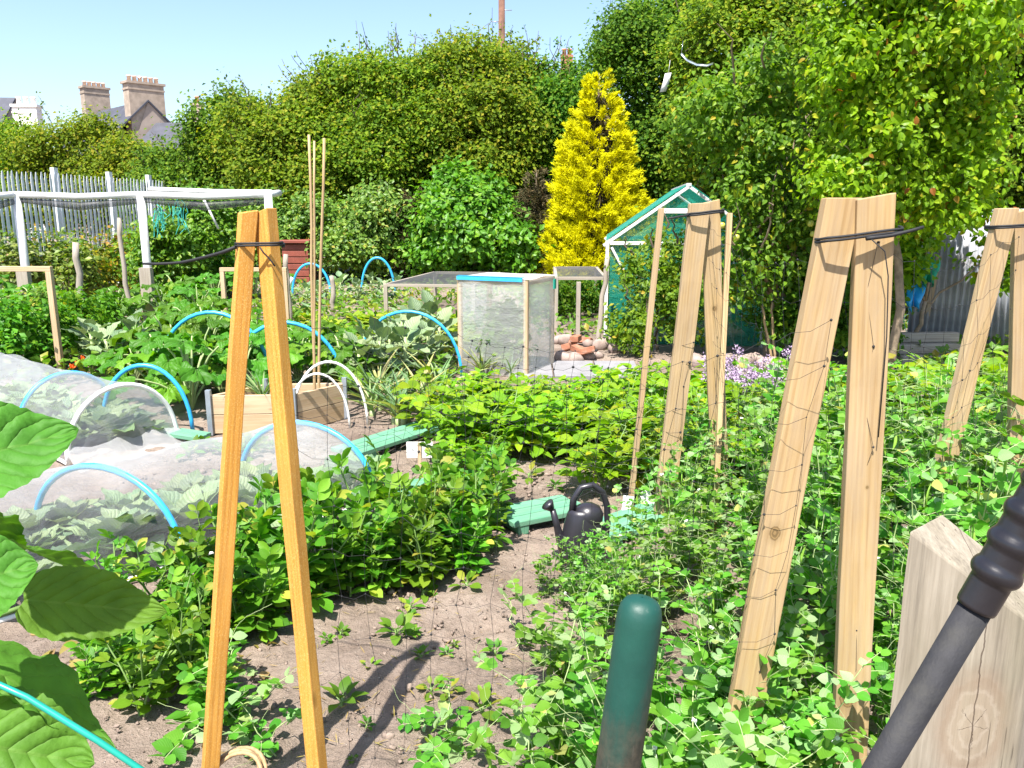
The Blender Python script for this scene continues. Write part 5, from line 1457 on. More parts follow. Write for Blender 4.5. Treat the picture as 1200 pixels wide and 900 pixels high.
# ------------------------------------------------------------------ nearer trees on the right
tree('pear_tree', 'pear tree with large glossy light green leaves right of centre', 'tree', [lobe(1060, 90, 7.6, 100, 110), lobe(1010, 190, 7.5, 70, 80), lobe(1095, 215, 7.6, 62, 62), lobe(1080, -60, 7.7, 130, 110), lobe(1000, 60, 7.6, 60, 90), lobe(1110, 140, 7.7, 60, 70)], hb(1050, 7.9), 'pear', 2000, 11, .085, .060, tpl=T_PEAR, bark='palebark', r0=.05, sh=10, shL=.35, kw=dict(inner=.25, back=.5, w_up=.6, w_out=.7, droop=.4), sub=7)
tree('apple_tree', 'small apple tree with green apples smothering the greenhouse front', 'tree', [lobe(868, 150, 8.9, 62, 80), lobe(900, 240, 8.8, 62, 62), lobe(930, 300, 8.8, 52, 60), lobe(870, 320, 8.7, 46, 50), lobe(985, 330, 8.9, 40, 60)], hb(900, 9.0, 420), 'appleleaf', 900, 10, .08, .062, tpl=T_PEAR, bark='palebark', r0=.045, sh=40, shL=.6, kw=dict(inner=.2, back=.5, w_up=.6, droop=.4), sub=7)
APPLE = MB(); APPLE.lathe((0, 0, 0), [(.001, .026), (.012, .03), (.028, .022), (.034, 0), (.028, -.024), (.012, -.032), (.001, -.028)], 12)
for k, (u, v) in enumerate(((863, 278), (846, 264), (950, 262), (953, 274))):
    o = APPLE.build('apple', M['apple'], None, True); o.location = at(u, v, 8.25); tag(o, 'small yellow-green apple hanging in the apple tree', 'apple', 'apples in the apple tree')
tree('climber_bush', 'leafy climbing bush at the left front of the greenhouse', 'shrub', [lobe(765, 330, 9.3, 34, 46), lobe(790, 305, 9.3, 28, 40), lobe(745, 385, 9.1, 28, 34), lobe(800, 370, 9.1, 34, 40)], hb(768, 9.4, 410), 'appleleaf', 380, 9, .06, .055, tpl=T_MID, r0=.02, sh=10, shL=.3, kw=dict(inner=.2, back=.6), sub=5)
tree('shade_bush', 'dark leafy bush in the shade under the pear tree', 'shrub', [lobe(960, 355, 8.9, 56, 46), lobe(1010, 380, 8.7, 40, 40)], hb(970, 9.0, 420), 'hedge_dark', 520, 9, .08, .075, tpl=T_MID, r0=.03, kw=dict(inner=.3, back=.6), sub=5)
tree('climber_bush', 'round-leaved light green climber covering the first corrugated sheet', 'shrub', [lobe(1075, 265, 8.6, 34, 40), lobe(1120, 245, 8.7, 40, 28), lobe(1060, 310, 8.4, 22, 30), lobe(1175, 300, 8.6, 18, 40)], hb(1064, 8.7, 425), 'pear', 300, 8, .08, .075, tpl=T_PEAR, bark='palebark', r0=.03, kw=dict(inner=.2, back=.6), sub=5)

# ------------------------------------------------------------------ stakes
def stake_mesh(L, w, t_, ch=.0):
    mb = MB(); n = 14; V = []
    ph = random.random()*6
    for i in range(n+1):
        z = L*i/n; b = .004*math.sin(2.2*z+ph)
        for sx, sy in ((-1, -1), (1, -1), (1, 1), (-1, 1)):
            dz = (.006*sx if i == n else 0)
            V.append((sx*w/2 + b + random.gauss(0, .0006), sy*t_/2 + random.gauss(0, .0006), z + dz))
    F = [[i*4+j, i*4+(j+1) % 4, (i+1)*4+(j+1) % 4, (i+1)*4+j] for i in range(n) for j in range(4)] + [[3, 2, 1, 0], [n*4, n*4+1, n*4+2, n*4+3]]
    return mb.add(V, F)
def stake_part(parent, p, q, w, t_, mat, ang=0.0, up=(0, 1, 0)):
    o = stake_mesh((Vector(q)-Vector(p)).length, w, t_).build('stake', M[mat] if isinstance(mat, str) else mat, parent, bevel=.0025)
    oriented(o, p, q, up)
    o.matrix_basis = o.matrix_basis @ Matrix.Rotation(ang, 4, 'Z')
    return o
def ring(c, w, d, r, tilt=0.0, turns=2, n=24):
    P = []
    for k in range(n*turns + 1):
        a = 2*math.pi*k/n
        ca, sa = math.cos(a), math.sin(a)
        m = max(abs(ca), abs(sa)) ** .72
        P.append((c[0] + w*ca/m, c[1] + d*sa/m, c[2] + tilt*ca + r*1.8*k/n))
    return P
# left pair (orange)
def left_pair():
    t = thing('stake_support', 'pair of orange-stained square stakes tied at the top, left foreground', 'plant support', gnd(300, 905))
    o = t.location.copy()
    Yt = 1.98
    ta, tb = at(293, 248, Yt) - o, at(312, 247, Yt + .01) - o
    fa, fb = at(246, 885, 1.86) - o, at(371, 905, 1.90) - o
    def ext(a, b, k=1.03): return a + (b - a) * k
    stake_part(t, ext(ta, fa, 1.16), ta, .040, .036, 'orange_wood', R(32))
    stake_part(t, ext(tb, fb, 1.14), tb, .046, .034, 'orange_wood', R(-30))
    cz = at(305, 289, Yt) - o
    MB().tube([Vector(p) for p in ring(cz, .055, .036, .003, .0)], .0028, 6).build('twine', M['black'], t, True)
    a, b = cz + Vector((-.05, -.03, 0)), at(168, 309, 2.05) - o
    MB().tube([Vector(p) for p in wob(a, b, 8, .03, .012)], np.linspace(.0045, .0035, 8), 6).build('twine', M['black'], t, True)
    a, b = cz + Vector((0.01, -.036, 0)), at(322, 312, 1.95) - o
    MB().tube([Vector(p) for p in wob(a, b, 5, .15)], .002, 5).build('twine', M['black'], t, True)
    # coil of cord at the foot
    c = at(270, 903, 1.84)
    mb = MB(); P = []
    for k in range(120):
        a = 2*math.pi*k/30; r = .076 + .005*math.sin(k*.37)
        P.append(Vector((c.x + r*1.05*math.cos(a), c.y - .01 + .045*math.sin(a) + .010*(k/30), c.z - .045 + .05*math.sin(a*.5+.3)*0 + r*.9*math.sin(a + .35))))
    cc = mb.tube(P, .0058, 7).build('cord_coil', M['tan_cord'], None, True)
    tag(cc, 'coil of tan cord looped round the foot of the left orange stake', 'cord')
left_pair()
def right_pair():
    t = thing('stake_support', 'pair of broad pale planks tied at the top, large in the right foreground', 'plant support', gnd(940, 895))
    o = t.location.copy(); Y = 2.02
    ta, tb = at(986, 232, Y + .02) - o, at(1023, 230, Y) - o
    fa, fb = at(862, 893, 1.96) - o, at(996, 893, 2.0) - o
    stake_part(t, ta + (fa-ta)*1.08, ta, .093, .034, plank([(-.018, .80, .017)]), R(5))
    stake_part(t, tb + (fb-tb)*1.06, tb, .090, .036, plank([(.01, .92, .004), (-.02, .30, .02)], .96), R(-8))
    cz = at(1005, 279, Y) - o
    MB().tube([Vector(p) for p in ring(cz, .100, .045, .004, .014)], .0034, 6).build('twine', M['black'], t, True)
    MB().tube([Vector(p) for p in wob(cz + Vector((.0, -.05, 0)), at(1082, 266, 1.98) - o, 8, .04, .004)], np.linspace(.0055, .004, 8), 6).build('twine', M['black'], t, True)
    P = [cz + Vector((.01, -.052, .0)), cz + Vector((.045, -.056, -.03)), cz + Vector((.06, -.054, -.09)), cz + Vector((.072, -.052, -.24)), cz + Vector((.077, -.05, -.5))]
    MB().tube(P, .0016, 5).build('twine', M['black'], t, True)
right_pair()
def mid_pair():
    t = thing('stake_support', 'pair of pale planks tied at the top standing before the greenhouse', 'plant support', gnd(808, 622))
    o = t.location.copy(); Y = 3.95
    ta, tb = at(819, 238, Y) - o, at(832, 236, Y + .05) - o
    fa, fb = at(776, 618, Y) - o, at(846, 612, Y + .1) - o
    stake_part(t, ta + (fa-ta)*1.05, ta, .10, .034, 'pale_wood', R(4))
    stake_part(t, tb + (fb-tb)*1.05, tb, .088, .036, plank([(.0, 1.25, .012)]), R(-6))
    cz = at(826, 252, Y) - o
    MB().tube([Vector(p) for p in ring(cz, .085, .055, .005, .01)], .005, 6).build('twine', M['black'], t, True)
    MB().tube([Vector(p) for p in wob(cz + Vector((-.08, -.03, 0)), at(784, 256, Y - .1) - o, 5, .03)], .005, 5).build('twine', M['black'], t, True)
mid_pair()
def far_pair():
    t = thing('stake_support', 'pair of pale planks tied at the top at the right frame edge', 'plant support', gnd(1150, 690))
    o = t.location.copy(); Y = 3.2
    ta, tb = at(1180, 244, Y) - o, at(1200, 246, Y + .02) - o
    fa, fb = at(1085, 640, Y) - o, at(1192, 660, Y + .05) - o
    stake_part(t, ta + (fa-ta)*1.1, ta, .085, .034, 'pale_wood', R(6))
    stake_part(t, tb + (fb-tb)*1.1, tb, .090, .036, 'pale_wood', R(-6))
    cz = at(1190, 267, Y) - o
    MB().tube([Vector(p) for p in ring(cz, .10, .055, .004, .006)], .004, 6).build('twine', M['black'], t, True)
far_pair()
stick('stake', 'thin pale stake leaning left of the middle pair of planks', 'stake', gnd(738, 600), at(775, 244, 4.2), .03, .025, 'pale_wood')
stick('stake', 'thin brown stake leaning right of the middle pair of planks', 'stake', gnd(836, 640), at(855, 250, 4.1), .026, .024, 'cane')
stick('stake', 'short rusty brown stub standing among peas below the far right planks', 'stake', gnd(1100, 660), at(1097, 572, gnd(1100, 660).y), .05, .02, 'old_wood')
stick('stake', 'short rusty brown stub beside the middle pair of planks', 'stake', gnd(858, 700), at(851, 655, gnd(858, 700).y), .03, .02, 'old_wood')

# ------------------------------------------------------------------ fine nets
def net(label, P00, P10, P11, P01, nu, nv, sag, r=.00055, knot=.0028, mat='black', part=None):
    """strands of a hand-tied square net hung from four corners"""
    P00, P10, P11, P01 = map(Vector, (P00, P10, P11, P01))
    J = [[Vector((random.gauss(0, .007), random.gauss(0, .012), random.gauss(0, .007))) for _ in range(nv+1)] for _ in range(nu+1)]
    def P(i, j):
        f, g = i/nu, j/nv
        p = (P00*(1-f) + P10*f)*(1-g) + (P01*(1-f) + P11*f)*g
        p.z -= sag*math.sin(math.pi*f)*g
        p.y += .04*math.sin(3*f + 2*g)
        return p + J[i][j]
    mb = MB(); kn = MB()
    for i in range(nu+1):
        mb.tube([P(i, j) for j in range(nv+1)], r, 4, cap=False)
    for j in range(nv+1):
        pts = []
        for i in range(nu):
            a, b = P(i, j), P(i+1, j); pts += [a, (a+b)/2 - Vector((0, 0, .012))]
        pts.append(P(nu, j)); mb.tube(pts, r, 4, cap=False)
    for i in range(nu+1):
        for j in range(nv+1):
            if random.random() < .8: kn.ball(P(i, j), knot * random.uniform(.7, 1.4), 6, 4)
    o = mb.build('garden_net', M[mat], None, True)
    tag(o, label, 'netting')
    kn.build('knots', M[mat], o, True)
    tag(o.children[0], kind='stuff')
la = gnd(371, 905); 
net('thin black net hung between the orange stakes and the large pale planks', at(372, 890, 1.93), at(872, 880, 1.96), at(962, 372, 2.0), at(330, 372, 1.97), 15, 10, .16)
net('thin black net hung from the large pale planks to the far right planks', at(1000, 880, 1.99), at(1150, 700, 3.15), at(1185, 275, 3.18), at(1030, 282, 1.98), 9, 11, .10, r=.0006)
net('thin black net between the middle planks and the large pale planks', at(846, 620, 3.98), at(1000, 880, 2.03), at(1015, 282, 2.04), at(832, 262, 3.98), 14, 11, .12, r=.0006)
net('thin black net in front of the polythene box reaching the middle planks', at(395, 600, 4.3), at(770, 620, 3.96), at(812, 400, 3.96), at(440, 372, 4.6), 18, 9, .10, r=.0009, knot=.006)

# ------------------------------------------------------------------ foreground post, tube, pole, hose
def green_post():
    p = at(752, 704, 0.95); q = at(724, 900, .935); d = (q - p).normalized(); b = p + d * (p.z / -d.z + .05)
    t = thing('tube_post', 'dark green plastic coated tube post with domed top', 'post', b)
    r = .0295; L = (p - b).length
    prof = [(r, -.0), (r, L-.03), (r*.985, L-.02), (r*.90, L-.008), (r*.72, L), (r*.4, L+.004), (.001, L+.005)]
    o = MB().lathe((0, 0, 0), prof, 32).build('tube', tube_mat(L), t, True); oriented(o, (0, 0, 0), p - b)
    o2 = MB().lathe((0, 0, 0), [(.001, .0), (.055, 0), (.055, .05), (r*1.02, .055)], 24).build('foot_collar', M['green_post'], t, True)
    o2.location = (0, 0, .04)
green_post()
def board_post():
    Y = .93; Tk = .085
    L, Rr = at(1066, 622, Y), at(1215, 735, Y)
    bl, br = at(1104, 602, Y + Tk), at(1250, 716, Y + Tk)
    o = Vector(((L.x + Rr.x) / 2, Y, 0))
    t = thing('wooden_post', 'thick weathered wooden post with slanting cut top at the right edge', 'post', o)
    n, m = 18, 5; V = []
    for side in (0, 1):
        for k in range(n + 1):
            for i in range(m + 1):
                f = i / m
                p = (L.lerp(Rr, f), bl.lerp(br, f))[side]
                x = p.x - o.x; zt = p.z
                V.append((x + random.gauss(0, .0004), (0, Tk)[side] + random.gauss(0, .0004), -.1 + (zt + .1) * k / n))
    ix = lambda s_, k, i: s_ * (n+1) * (m+1) + k * (m+1) + i
    F = []
    for k in range(n):
        for i in range(m):
            F.append([ix(0,k,i), ix(0,k,i+1), ix(0,k+1,i+1), ix(0,k+1,i)]); F.append([ix(1,k,i+1), ix(1,k,i), ix(1,k+1,i), ix(1,k+1,i+1)])
        F.append([ix(1,k,0), ix(0,k,0), ix(0,k+1,0), ix(1,k+1,0)]); F.append([ix(0,k,m), ix(1,k,m), ix(1,k+1,m), ix(0,k+1,m)])
    for i in range(m): F.append([ix(0,n,i), ix(0,n,i+1), ix(1,n,i+1), ix(1,n,i)])
    kp = at(1140, 850, Y)
    MB().add(V, F).build('timber', post_mat(kp.x - o.x, kp.z), t, bevel=.003)
board_post()
def pole():
    a = at(1032, 900, .66); b = at(1146, 707, .645); c = at(1258, 515, .63)
    d = (b - a).normalized(); foot = a - d * (a.z / d.z)
    t = thing('long_handle', 'grey foam covered tool handle with ribbed black rubber grip leaning before the wooden post', 'tool handle', foot)
    L1 = (b - foot).length; L2 = (c - foot).length
    o = MB().lathe((0, 0, 0), [(.001, 0), (.0138, 0), (.0138, L1), (.001, L1)], 28).build('shaft', M['grey_foam'], t, True); oriented(o, (0, 0, 0), b - foot)
    prof = [(.001, L1 - .004), (.0160, L1 - .004), (.0166, L1 - .001)]
    for k in range(60):
        z = L1 + (L2 - L1)*k/59
        s_ = (z - L1 - .026)
        r = .0166 + (.0012 + .0032 * max(0, math.sin(2*math.pi*s_/.029)) ** .7 if s_ > 0 else 0)
        prof.append((r, z))
    prof += [(.016, L2 + .004), (.010, L2 + .012), (.001, L2 + .013)]
    g = MB().lathe((0, 0, 0), prof, 32).build('grip', M['black_rubber'], t, True); oriented(g, (0, 0, 0), b - foot)
pole()
a, b = at(-50, 780, .86), at(185, 915, .84)
o = MB().tube([a + Vector((-.5, .1, -.9)), a + Vector((-.25, .05, -.1)), a, a.lerp(b, .35) + Vector((0, 0, .012)), a.lerp(b, .7) + Vector((0, 0, .008)), b, b + Vector((.15, -.05, -.25)), b + Vector((.2, -.05, -.9))], .0038, 10).build('hose', M['teal'], None, True)
tag(o, 'thin teal green hose crossing the lower left corner', 'hose')

# ------------------------------------------------------------------ sunflower at the left
def sunflower():
    base = Vector((-1.08, 1.05, 0))
    t = thing('sunflower_plant', 'sunflower plant with very large heart-shaped leaves at the left frame edge', 'plant', base)
    MB().tube([(0, 0, -.05), (.01, 0, .5), (-.01, .02, 1.0), (.0, .02, 1.5)], [.016, .015, .013, .009], 10).build('stem', M['stem'], t, True)
    def big(p, q, n, w, curl, fold):
        p, q = Vector(p), Vector(q); L = (q - p).length
        tpl = leaf_tpl(26, 18, lambda tt: w * max(.001, math.sin(math.pi * min(1, tt*.97+.03) ** .68)) ** .72, fold, curl, .02, 2.3, .02)
        v = tpl[0]
        v[:, 2] += .012*np.sin(v[:, 1]*38 - np.abs(v[:, 0])*26) * np.minimum(1, np.abs(v[:, 0])*6) + .022*np.sin(v[:, 0]*9 + v[:, 1]*6 + 1) + .010*np.sin(v[:, 0]*31 + 2)*np.sin(v[:, 1]*27) + rng.normal(0, .0035, len(v))
        # heart-shaped base
        v[:, 1] -= .16*np.abs(v[:, 0])/max(.3, w) * np.exp(-v[:, 1]*4)
        d = (q - p + Vector((0, 0, curl*L*.5))).normalized()
        mb = MB(); mb.leaves((v, tpl[1], tpl[2]), [list(p - base)], frames([list(d)], [list(n)]), [L * 1.02])
        lf = mb.build('leaf', M['sunflower'], t, True)
        s0 = Vector((0, 0, max(.1, p.z - .12)))
        st = MB(); e = p - base + d*.02; st.tube([s0, s0.lerp(e, .5) + Vector((0, 0, .03)), e], [.006, .005, .004], 6); st.build('leaf_stalk', M['stem'], lf, True)
    big(at(-95, 552, 1.10), at(90, 506, 1.22), (.05, -.85, .55), .80, .10, .12)
    big(at(-80, 690, 1.02), at(42, 664, 1.08), (-.1, -.8, .6), 1.25, .12, .10)
    big(at(2, 640, 1.36), at(124, 672, 1.48), (.35, .65, .65), .72, .20, .2)
    big(at(28, 704, 1.22), at(192, 722, 1.30), (.05, -.75, .65), .56, .12, .2)
    big(at(-50, 772, 1.10), at(142, 862, 1.12), (.62, .25, .7), .62, .22, .25)
    big(at(-60, 868, 1.00), at(104, 900, 1.03), (.0, -.65, .75), .85, .14, .2)
    big(at(-60, 580, 1.30), at(30, 640, 1.45), (.2, .3, .9), .6, .2, .2)
sunflower()

# ------------------------------------------------------------------ crops
K_pot = Kind('potato_plant', 'potato plant', [v_potato(rng.uniform(.33, .42)) for _ in range(6)])
K_bean = Kind('bean_plant', 'bean plant', [v_bean(rng.uniform(.34, .44)) for _ in range(6)])
K_pea = Kind('pea_plant', 'pea plant', [v_pea(.75, 4, 1), v_pea(.85, 4, 1), v_pea(.7, 3, 2), v_pea(.8, 6, 1), v_pea(.65, 4, 0)])
K_pean = Kind('pea_plant', 'pea plant', [v_pea(.64, 5, 1, .5, 5, 1.12), v_pea(.58, 4, 1, .6, 4, 1.22), v_pea(.68, 6, 1, .5, 5, 1.1)])
K_peas = Kind('pea_seedling', 'pea plant', [v_pea(.26, 0, 0, .8, 1), v_pea(.22, 0, 0, 1.0, 2)])
K_sq = Kind('squash_plant', 'squash plant', [v_squash(), v_squash(15, .55), v_squash(11, .45)])
K_cab = Kind('cabbage_plant', 'cabbage', [v_rosette('cabbage', T_CAB, 14, .25, 1.35, .2, .07, .05), v_rosette('cabbage', T_CAB, 12, .28, 1.3, .3, .09, .06)])
K_spr = Kind('sprout_plant', 'brassica', [v_rosette('cabbage', T_CAB, 16, .26, 1.2, .0, .12, .12, fh=.3), v_rosette('cabbage', T_CAB, 14, .28, 1.2, -.1, .12, .12, fh=.26)])
K_leek = Kind('leek_plant', 'leek', [v_rosette('leek', T_LEEK, 9, .55, 1.45, .75, .01, .06, 'stem_pale'), v_rosette('leek', T_LEEK, 8, .48, 1.45, .6, .01, .06, 'stem_pale')])
K_let = Kind('lettuce_plant', 'lettuce', [v_rosette('lettuce', T_LET, 16, .24, 1.3, .25, .02, .02), v_rosette('lettuce', T_LET, 13, .28, 1.2, .4, .03, .02)])
K_weed = Kind('seedling', 'seedling', [v_rosette('lowgreen', T_POT, 9, .055, 1.1, .2, .02, .008, 'stem'), v_rosette('lowgreen', T_BEAN, 7, .06, 1.0, .1, .02, .01, 'stem')])
K_rasp = Kind('raspberry_cane', 'fruit bush', [v_bush('raspberry', .32, 1.05, 90, 8, .07, .085, canes=9), v_bush('bramble', .34, 1.0, 90, 8, .07, .09, canes=9)])
K_gbush = Kind('climbing_bean', 'bean plant', [v_bush('lowgreen', .35, .95, 110, 8, .07, .085, canes=6, twig='stem'), v_bush('shrub', .33, .85, 100, 8, .07, .085, canes=6, twig='stem')])
K_pha = Kind('phacelia_plant', 'flower', [v_phacelia(.52), v_phacelia(.48)])

G1 = 'potato plants in the central patch'
rows = [(484, 740, 960, 30), (496, 535, 950, 32), (506, 520, 960, 36), (520, 500, 960, 40), (534, 560, 960, 42), (555, 700, 930, 44), (580, 710, 900, 46)]
for (v, u0, u1, st) in rows:
    u = u0
    while u < u1:
        p = gnd(u + random.uniform(-10, 10), v + random.uniform(-4, 4))
        if not (585 < u < 705 and v > 545) and not (825 < u < 935 and v < 510) and not (u < 520 and 515 < v < 530) and not (480 < u < 540 and 500 < v < 560 and u < 520):
            K_pot.put(p.x, p.y, 'bright green potato plant in the central patch', G1, random.uniform(.85, 1.15))
        u += st
for (u, v) in ((548, 566), (575, 548), (532, 540), (560, 525)):
    p = gnd(u, v); K_pot.put(p.x, p.y, 'bright green potato plant in the central patch', G1, random.uniform(.7, .9))
G2 = 'bean plants along the bare bed'
for (u, v, s) in ((160, 800, .62), (215, 770, .8), (255, 755, .85), (188, 740, .8), (235, 720, .85), (300, 740, .9), (285, 705, .95), (345, 715, 1), (330, 690, 1.), (385, 700, 1), (410, 682, 1), (440, 690, .95), (375, 668, 1.05), (470, 672, 1), (500, 682, .8), (455, 650, 1.05), (520, 655, 1), (545, 668, .75), (505, 640, .8), (560, 645, .8), (550, 620, 1.), (462, 628, .75), (578, 618, .65), (530, 600, .95), (570, 590, .9), (425, 655, 1), (150, 770, .75), (175, 835, .65), (225, 805, .75), (120, 815, .65), (255, 850, .6), (135, 740, .8)):
    p = gnd(u, v); K_bean.put(p.x, p.y, 'dark green bean plant in the band along the bare bed', G2, s * random.uniform(.9, 1.1))
G3 = 'pea plants around the stakes on the right'
cnt = 0
y = 1.55
while y < 4.9:
    xl = {True: .16 + .12*(y-1.5), False: .78 + .12*(y-3.2)}[y < 3.0]
    xr = min(3.4, .70*y + .15)
    x = xl
    while x < xr:
        px, py = x + random.uniform(-.08, .08), y + random.uniform(-.08, .08)
        near = (py < 3.0 and px < .75)
        if not (py < 1.9 and px > .25 and px < .0):
            s = random.uniform(.58, .74) if near else (random.uniform(.58, .80) if px < 1.25 else random.uniform(.74, 1.0))
            if py < 2.1 and px > .6: s *= .80
            if .1 < px < .62 and 2.3 < py < 3.3: s *= .8
            (K_pean if (py < 2.5 and px < 1.0) else K_pea).put(px, py, 'pale green pea plant climbing in the thicket on the right', G3, s * (1.05 if py < 2.5 and px < 1.0 else 1), tilt=.12); cnt += 1
        x += .215
    y += .20
for (u, v, sc_) in ((664, 698, .30), (646, 700, .42), (680, 702, .36), (690, 708, .42), (712, 704, .48), (735, 690, .5), (655, 712, .3), (700, 730, .42), (725, 725, .5)):
    p = gnd(u, v); K_pea.put(p.x, p.y, 'pale green pea plant climbing in the thicket on the right', G3, sc_, tilt=.12)
G4 = 'young pea shoots at the edge of the bare bed'
for (u, v, s) in ((215, 860, .9), (265, 830, 1), (235, 815, .9), (300, 855, .8), (190, 890, 1), (330, 880, .7), (480, 850, .6), (545, 892, .8), (640, 770, .9), (600, 752, .8), (505, 905, .7)):
    p = gnd(u, v); K_peas.put(p.x, p.y, 'small pea shoot growing from the bare soil', G4, s, tilt=.2)
G5 = 'seedlings dotted over the bare soil'
for _ in range(20):
    u, v = random.uniform(380, 640), random.uniform(690, 895)
    p = gnd(u, v); K_weed.put(p.x, p.y, 'tiny green seedling on the bare soil', G5, random.uniform(.35, .95), z=relief(p.x, p.y), tilt=.15)
for (u, v) in ((495, 693), (548, 690), (400, 830), (565, 838), (465, 745), (620, 560), (650, 575), (690, 560)):
    p = gnd(u, v); K_weed.put(p.x, p.y, 'tiny green seedling on the bare soil', G5, random.uniform(1.0, 1.6), z=relief(p.x, p.y), tilt=.2)
for _ in range(14):
    u, v = random.uniform(215, 330), random.uniform(520, 540)
    p = gnd(u, v); K_weed.put(p.x, p.y, 'green seedling in the strip between the two white tunnels', 'seedlings between the tunnels', random.uniform(1.2, 2.4), z=0, tilt=.2)
# squash beds
G6 = 'squash plants in the left bed'
for (u, v, s) in ((185, 470, 1.), (225, 480, 1.), (262, 462, 1), (205, 440, 1.05), (245, 432, 1.05), (285, 440, 1), (175, 425, .95), (310, 455, .9), (215, 410, 1), (265, 408, 1.0), (330, 430, .9), (190, 445, 1.0), (235, 455, 1.05), (285, 470, .9), (160, 448, .9), (300, 420, 1.0), (240, 415, 1.05)):
    p = gnd(u, v); K_sq.put(p.x, p.y, 'large-leaved green squash plant in the bed behind the tunnels', G6, s * random.uniform(.9, 1.1))
for (u, v, s) in ((175, 372, 1.2), (215, 366, 1.2), (255, 362, 1.2), (140, 378, 1.1), (195, 385, 1.1), (235, 384, 1.15), (20, 400, 1.1), (-5, 380, 1.2), (45, 385, 1.0), (300, 350, 1.3), (225, 352, 1.3)):
    p = gnd(u, v); K_sq.put(p.x, p.y, 'large-leaved green squash plant under the white pipe frame', 'squash plants under the white pipe frame', s * random.uniform(.9, 1.1))
G7 = 'cabbages under the mesh tunnel'
A, B, H = TUN1
for k in range(15):
    f = k / 14
    for sg in (-.6, -.05, .5):
        if random.random() < .22: continue
        p = A.lerp(B, f) + H * sg + Vector((random.gauss(0, .05), random.gauss(0, .05), 0))
        K_cab.put(p.x, p.y, 'pale cabbage growing under the long mesh tunnel', G7, random.uniform(.68, .92))
for k in range(22):
    p = c3 + d3 * (.12 + .09*k) + hs3 * random.uniform(-.72, .72); K_cab.put(p.x, p.y, 'pale cabbage growing under the white-arched tunnel', 'cabbages under the white-arched tunnel', random.uniform(.7, .95))
G8 = 'blue-green brassicas left of the polythene box'
for (u, v) in ((448, 455), (475, 448), (500, 440), (455, 432), (485, 425), (515, 430), (430, 440), (420, 460), (505, 415), (470, 412)):
    p = gnd(u, v); K_spr.put(p.x, p.y, 'blue-green brassica plant left of the polythene box', G8, random.uniform(.9, 1.15))
for (u, v) in ((420, 356), (450, 358), (436, 350), (400, 352), (465, 350), (375, 356), (360, 362)):
    p = gnd(u, v); K_spr.put(p.x, p.y, 'blue-green brassica plant near the small far hoops', 'brassicas near the small far hoops', random.uniform(.75, .95))
for (u, v) in ((130, 440), (160, 432), (110, 432)):
    p = gnd(u, v); K_spr.put(p.x, p.y, 'blue-green brassica plant left of the squash bed', 'brassicas left of the squash bed', .95)
G9 = 'leeks in front of the brassicas'
for _ in range(20):
    p = gnd(random.uniform(425, 530), random.uniform(462, 500)); K_leek.put(p.x, p.y, 'strappy leek between brassicas and green board', G9, random.uniform(.7, 1.1))
for _ in range(5):
    p = gnd(random.uniform(555, 605), random.uniform(438, 446)) + Vector((0, .1, 0)); K_leek.put(p.x, p.y, 'strappy leek at the front of the polythene box', 'leeks by the polythene box', random.uniform(.6, .8))
G10 = 'yellow-green salad plants in the middle beds'
for _ in range(46):
    p = gnd(random.uniform(350, 540), random.uniform(376, 412)); K_let.put(p.x, p.y, 'yellow-green salad plant in the middle beds', G10, random.uniform(.8, 1.4))
for _ in range(16):
    p = gnd(random.uniform(300, 420), random.uniform(405, 440)); K_let.put(p.x, p.y, 'yellow-green salad plant in the middle beds', G10, random.uniform(.8, 1.2))
for (u, v, s) in ((350, 452, 1), (385, 448, 1), (405, 458, 1), (365, 436, 1), (395, 432, 1)):
    p = gnd(u, v); K_sq.put(p.x, p.y, 'large-leaved green squash plant behind the wooden planter', 'squash plants behind the planter', s * .9)
# raspberries and climbing beans at the fence
for (u, v, w) in ((45, 352, 1), (112, 352, 0), (130, 345, 0), (150, 350, 0), (60, 345, 0), (85, 350, 1), (95, 362, 1), (25, 360, 1), (5, 352, 1)):
    p = gnd(u, v); K_rasp.put(p.x, p.y, 'yellowing fruit bush in front of the palisade fence' if not w else 'green fruit bush in front of the palisade fence', 'yellowing fruit bushes by the fence' if not w else 'green fruit bushes by the fence', random.uniform(.95, 1.2), only=w)
for (u, v) in ((195, 346), (225, 348), (185, 356), (255, 345)):
    p = gnd(u, v); K_gbush.put(p.x, p.y, 'light green climbing bean behind the white post', 'climbing beans behind the white post', random.uniform(1.0, 1.3))
for (u, v) in ((30, 425), (70, 428), (100, 418), (15, 438), (50, 412), (120, 405), (85, 405)):
    p = gnd(u, v); K_gbush.put(p.x, p.y, 'bushy climbing bean left of the squash bed', 'climbing beans left of the squash bed', random.uniform(.6, .8))
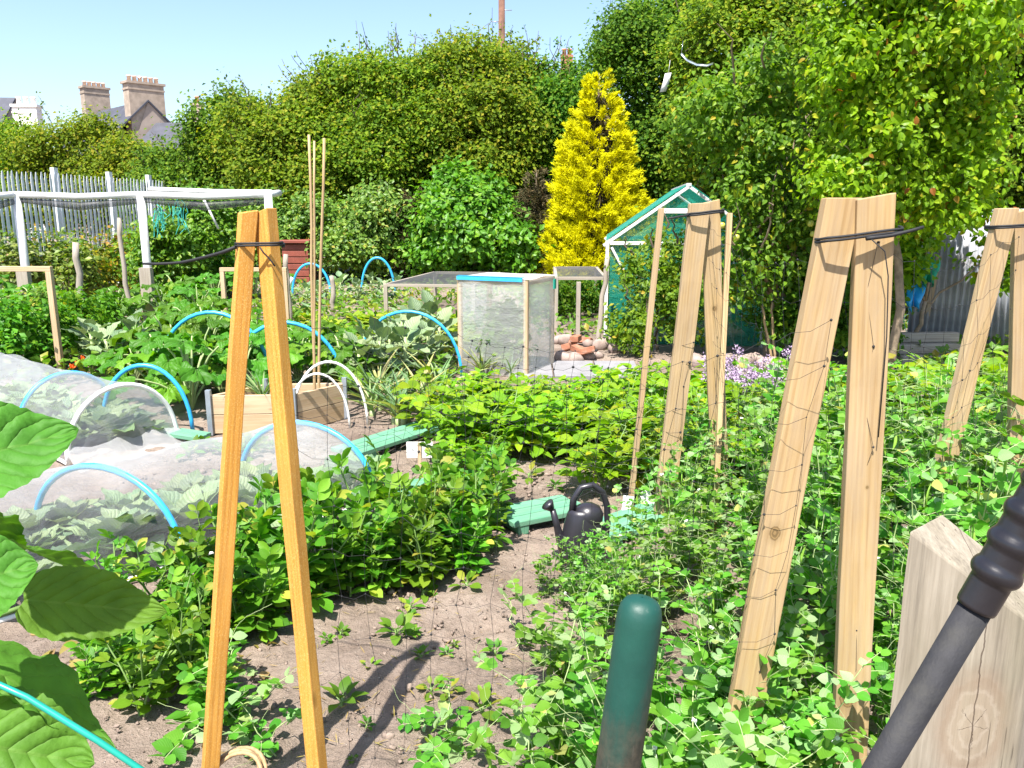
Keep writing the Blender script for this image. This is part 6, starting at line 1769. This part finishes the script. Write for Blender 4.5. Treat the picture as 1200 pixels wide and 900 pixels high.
for (u, v) in ((660, 375), (690, 372), (715, 380), (662, 366), (700, 366), (640, 372), (625, 368), (655, 358), (685, 356)):
    p = gnd(u, v); K_gbush.put(p.x, p.y, 'low leafy bush under the netted frame by the greenhouse', 'low bushes under the netted frame', random.uniform(.45, .6))
for (u, v) in ((845, 498), (868, 504), (890, 498), (905, 506), (858, 490), (880, 490), (918, 496), (838, 506), (852, 508), (895, 510)):
    p = gnd(u, v); K_pha.put(p.x, p.y, 'purple flowered plant in front of the edging stones', 'purple flowers behind the potatoes', random.uniform(.9, 1.1))
for (u, v) in ((1130, 478), (1160, 482), (1195, 478), (1060, 500), (1100, 505), (1140, 500), (1180, 502), (1030, 495), (960, 490), (990, 494), (1085, 515), (1120, 520)):
    p = gnd(u, v); K_pot.put(p.x, p.y, 'green potato plant behind the far right planks', 'potato plants on the far right', random.uniform(1.0, 1.25))
# orange flowers by the tunnels
FL = MB(); FL.leaves(T_STIP, np.zeros((9, 3)), frames(rdir(9, 0), rdir(9, .2)), .055)
for (u, v) in ((90, 428), (97, 422), (84, 432), (24, 420)):
    o = FL.build('nasturtium_flower', M['flower_orange'], None, True); p = gnd(u, v + 14); o.location = at(u, v, p.y); tag(o, 'orange nasturtium flower beside the left tunnels', 'flower', 'orange flowers beside the tunnels')
# dead leaves on the soil, lower left
def litter():
    mb = MB(); n = 60
    P = [gnd(random.uniform(-20, 330), random.uniform(690, 800)) for _ in range(n)]
    pos = np.array([[p.x, p.y, relief(p.x, p.y) + .012] for p in P])
    k = 420                                   # bits of straw and dry stem
    P2 = [gnd(random.uniform(250, 700), random.uniform(640, 900)) for _ in range(k)]
    p2 = np.array([[p.x, p.y, relief(p.x, p.y) + .014] for p in P2])
    mb.leaves(T_NEEDLE, p2, frames(rdir(k) * np.array([1, 1, .12]), rdir(k, .7)), rng.uniform(.012, .05, k), .45)
    mb.leaves(T_POT, pos, frames(rdir(n, -.1) * np.array([1, 1, .2]), rdir(n, .6)), rng.uniform(.03, .08, n))
    tag(mb.build('fallen_leaves', M['yellowleaf'], None, True), 'yellowed fallen leaves and bits of straw on the bare soil', 'leaves', kind='stuff')
litter()
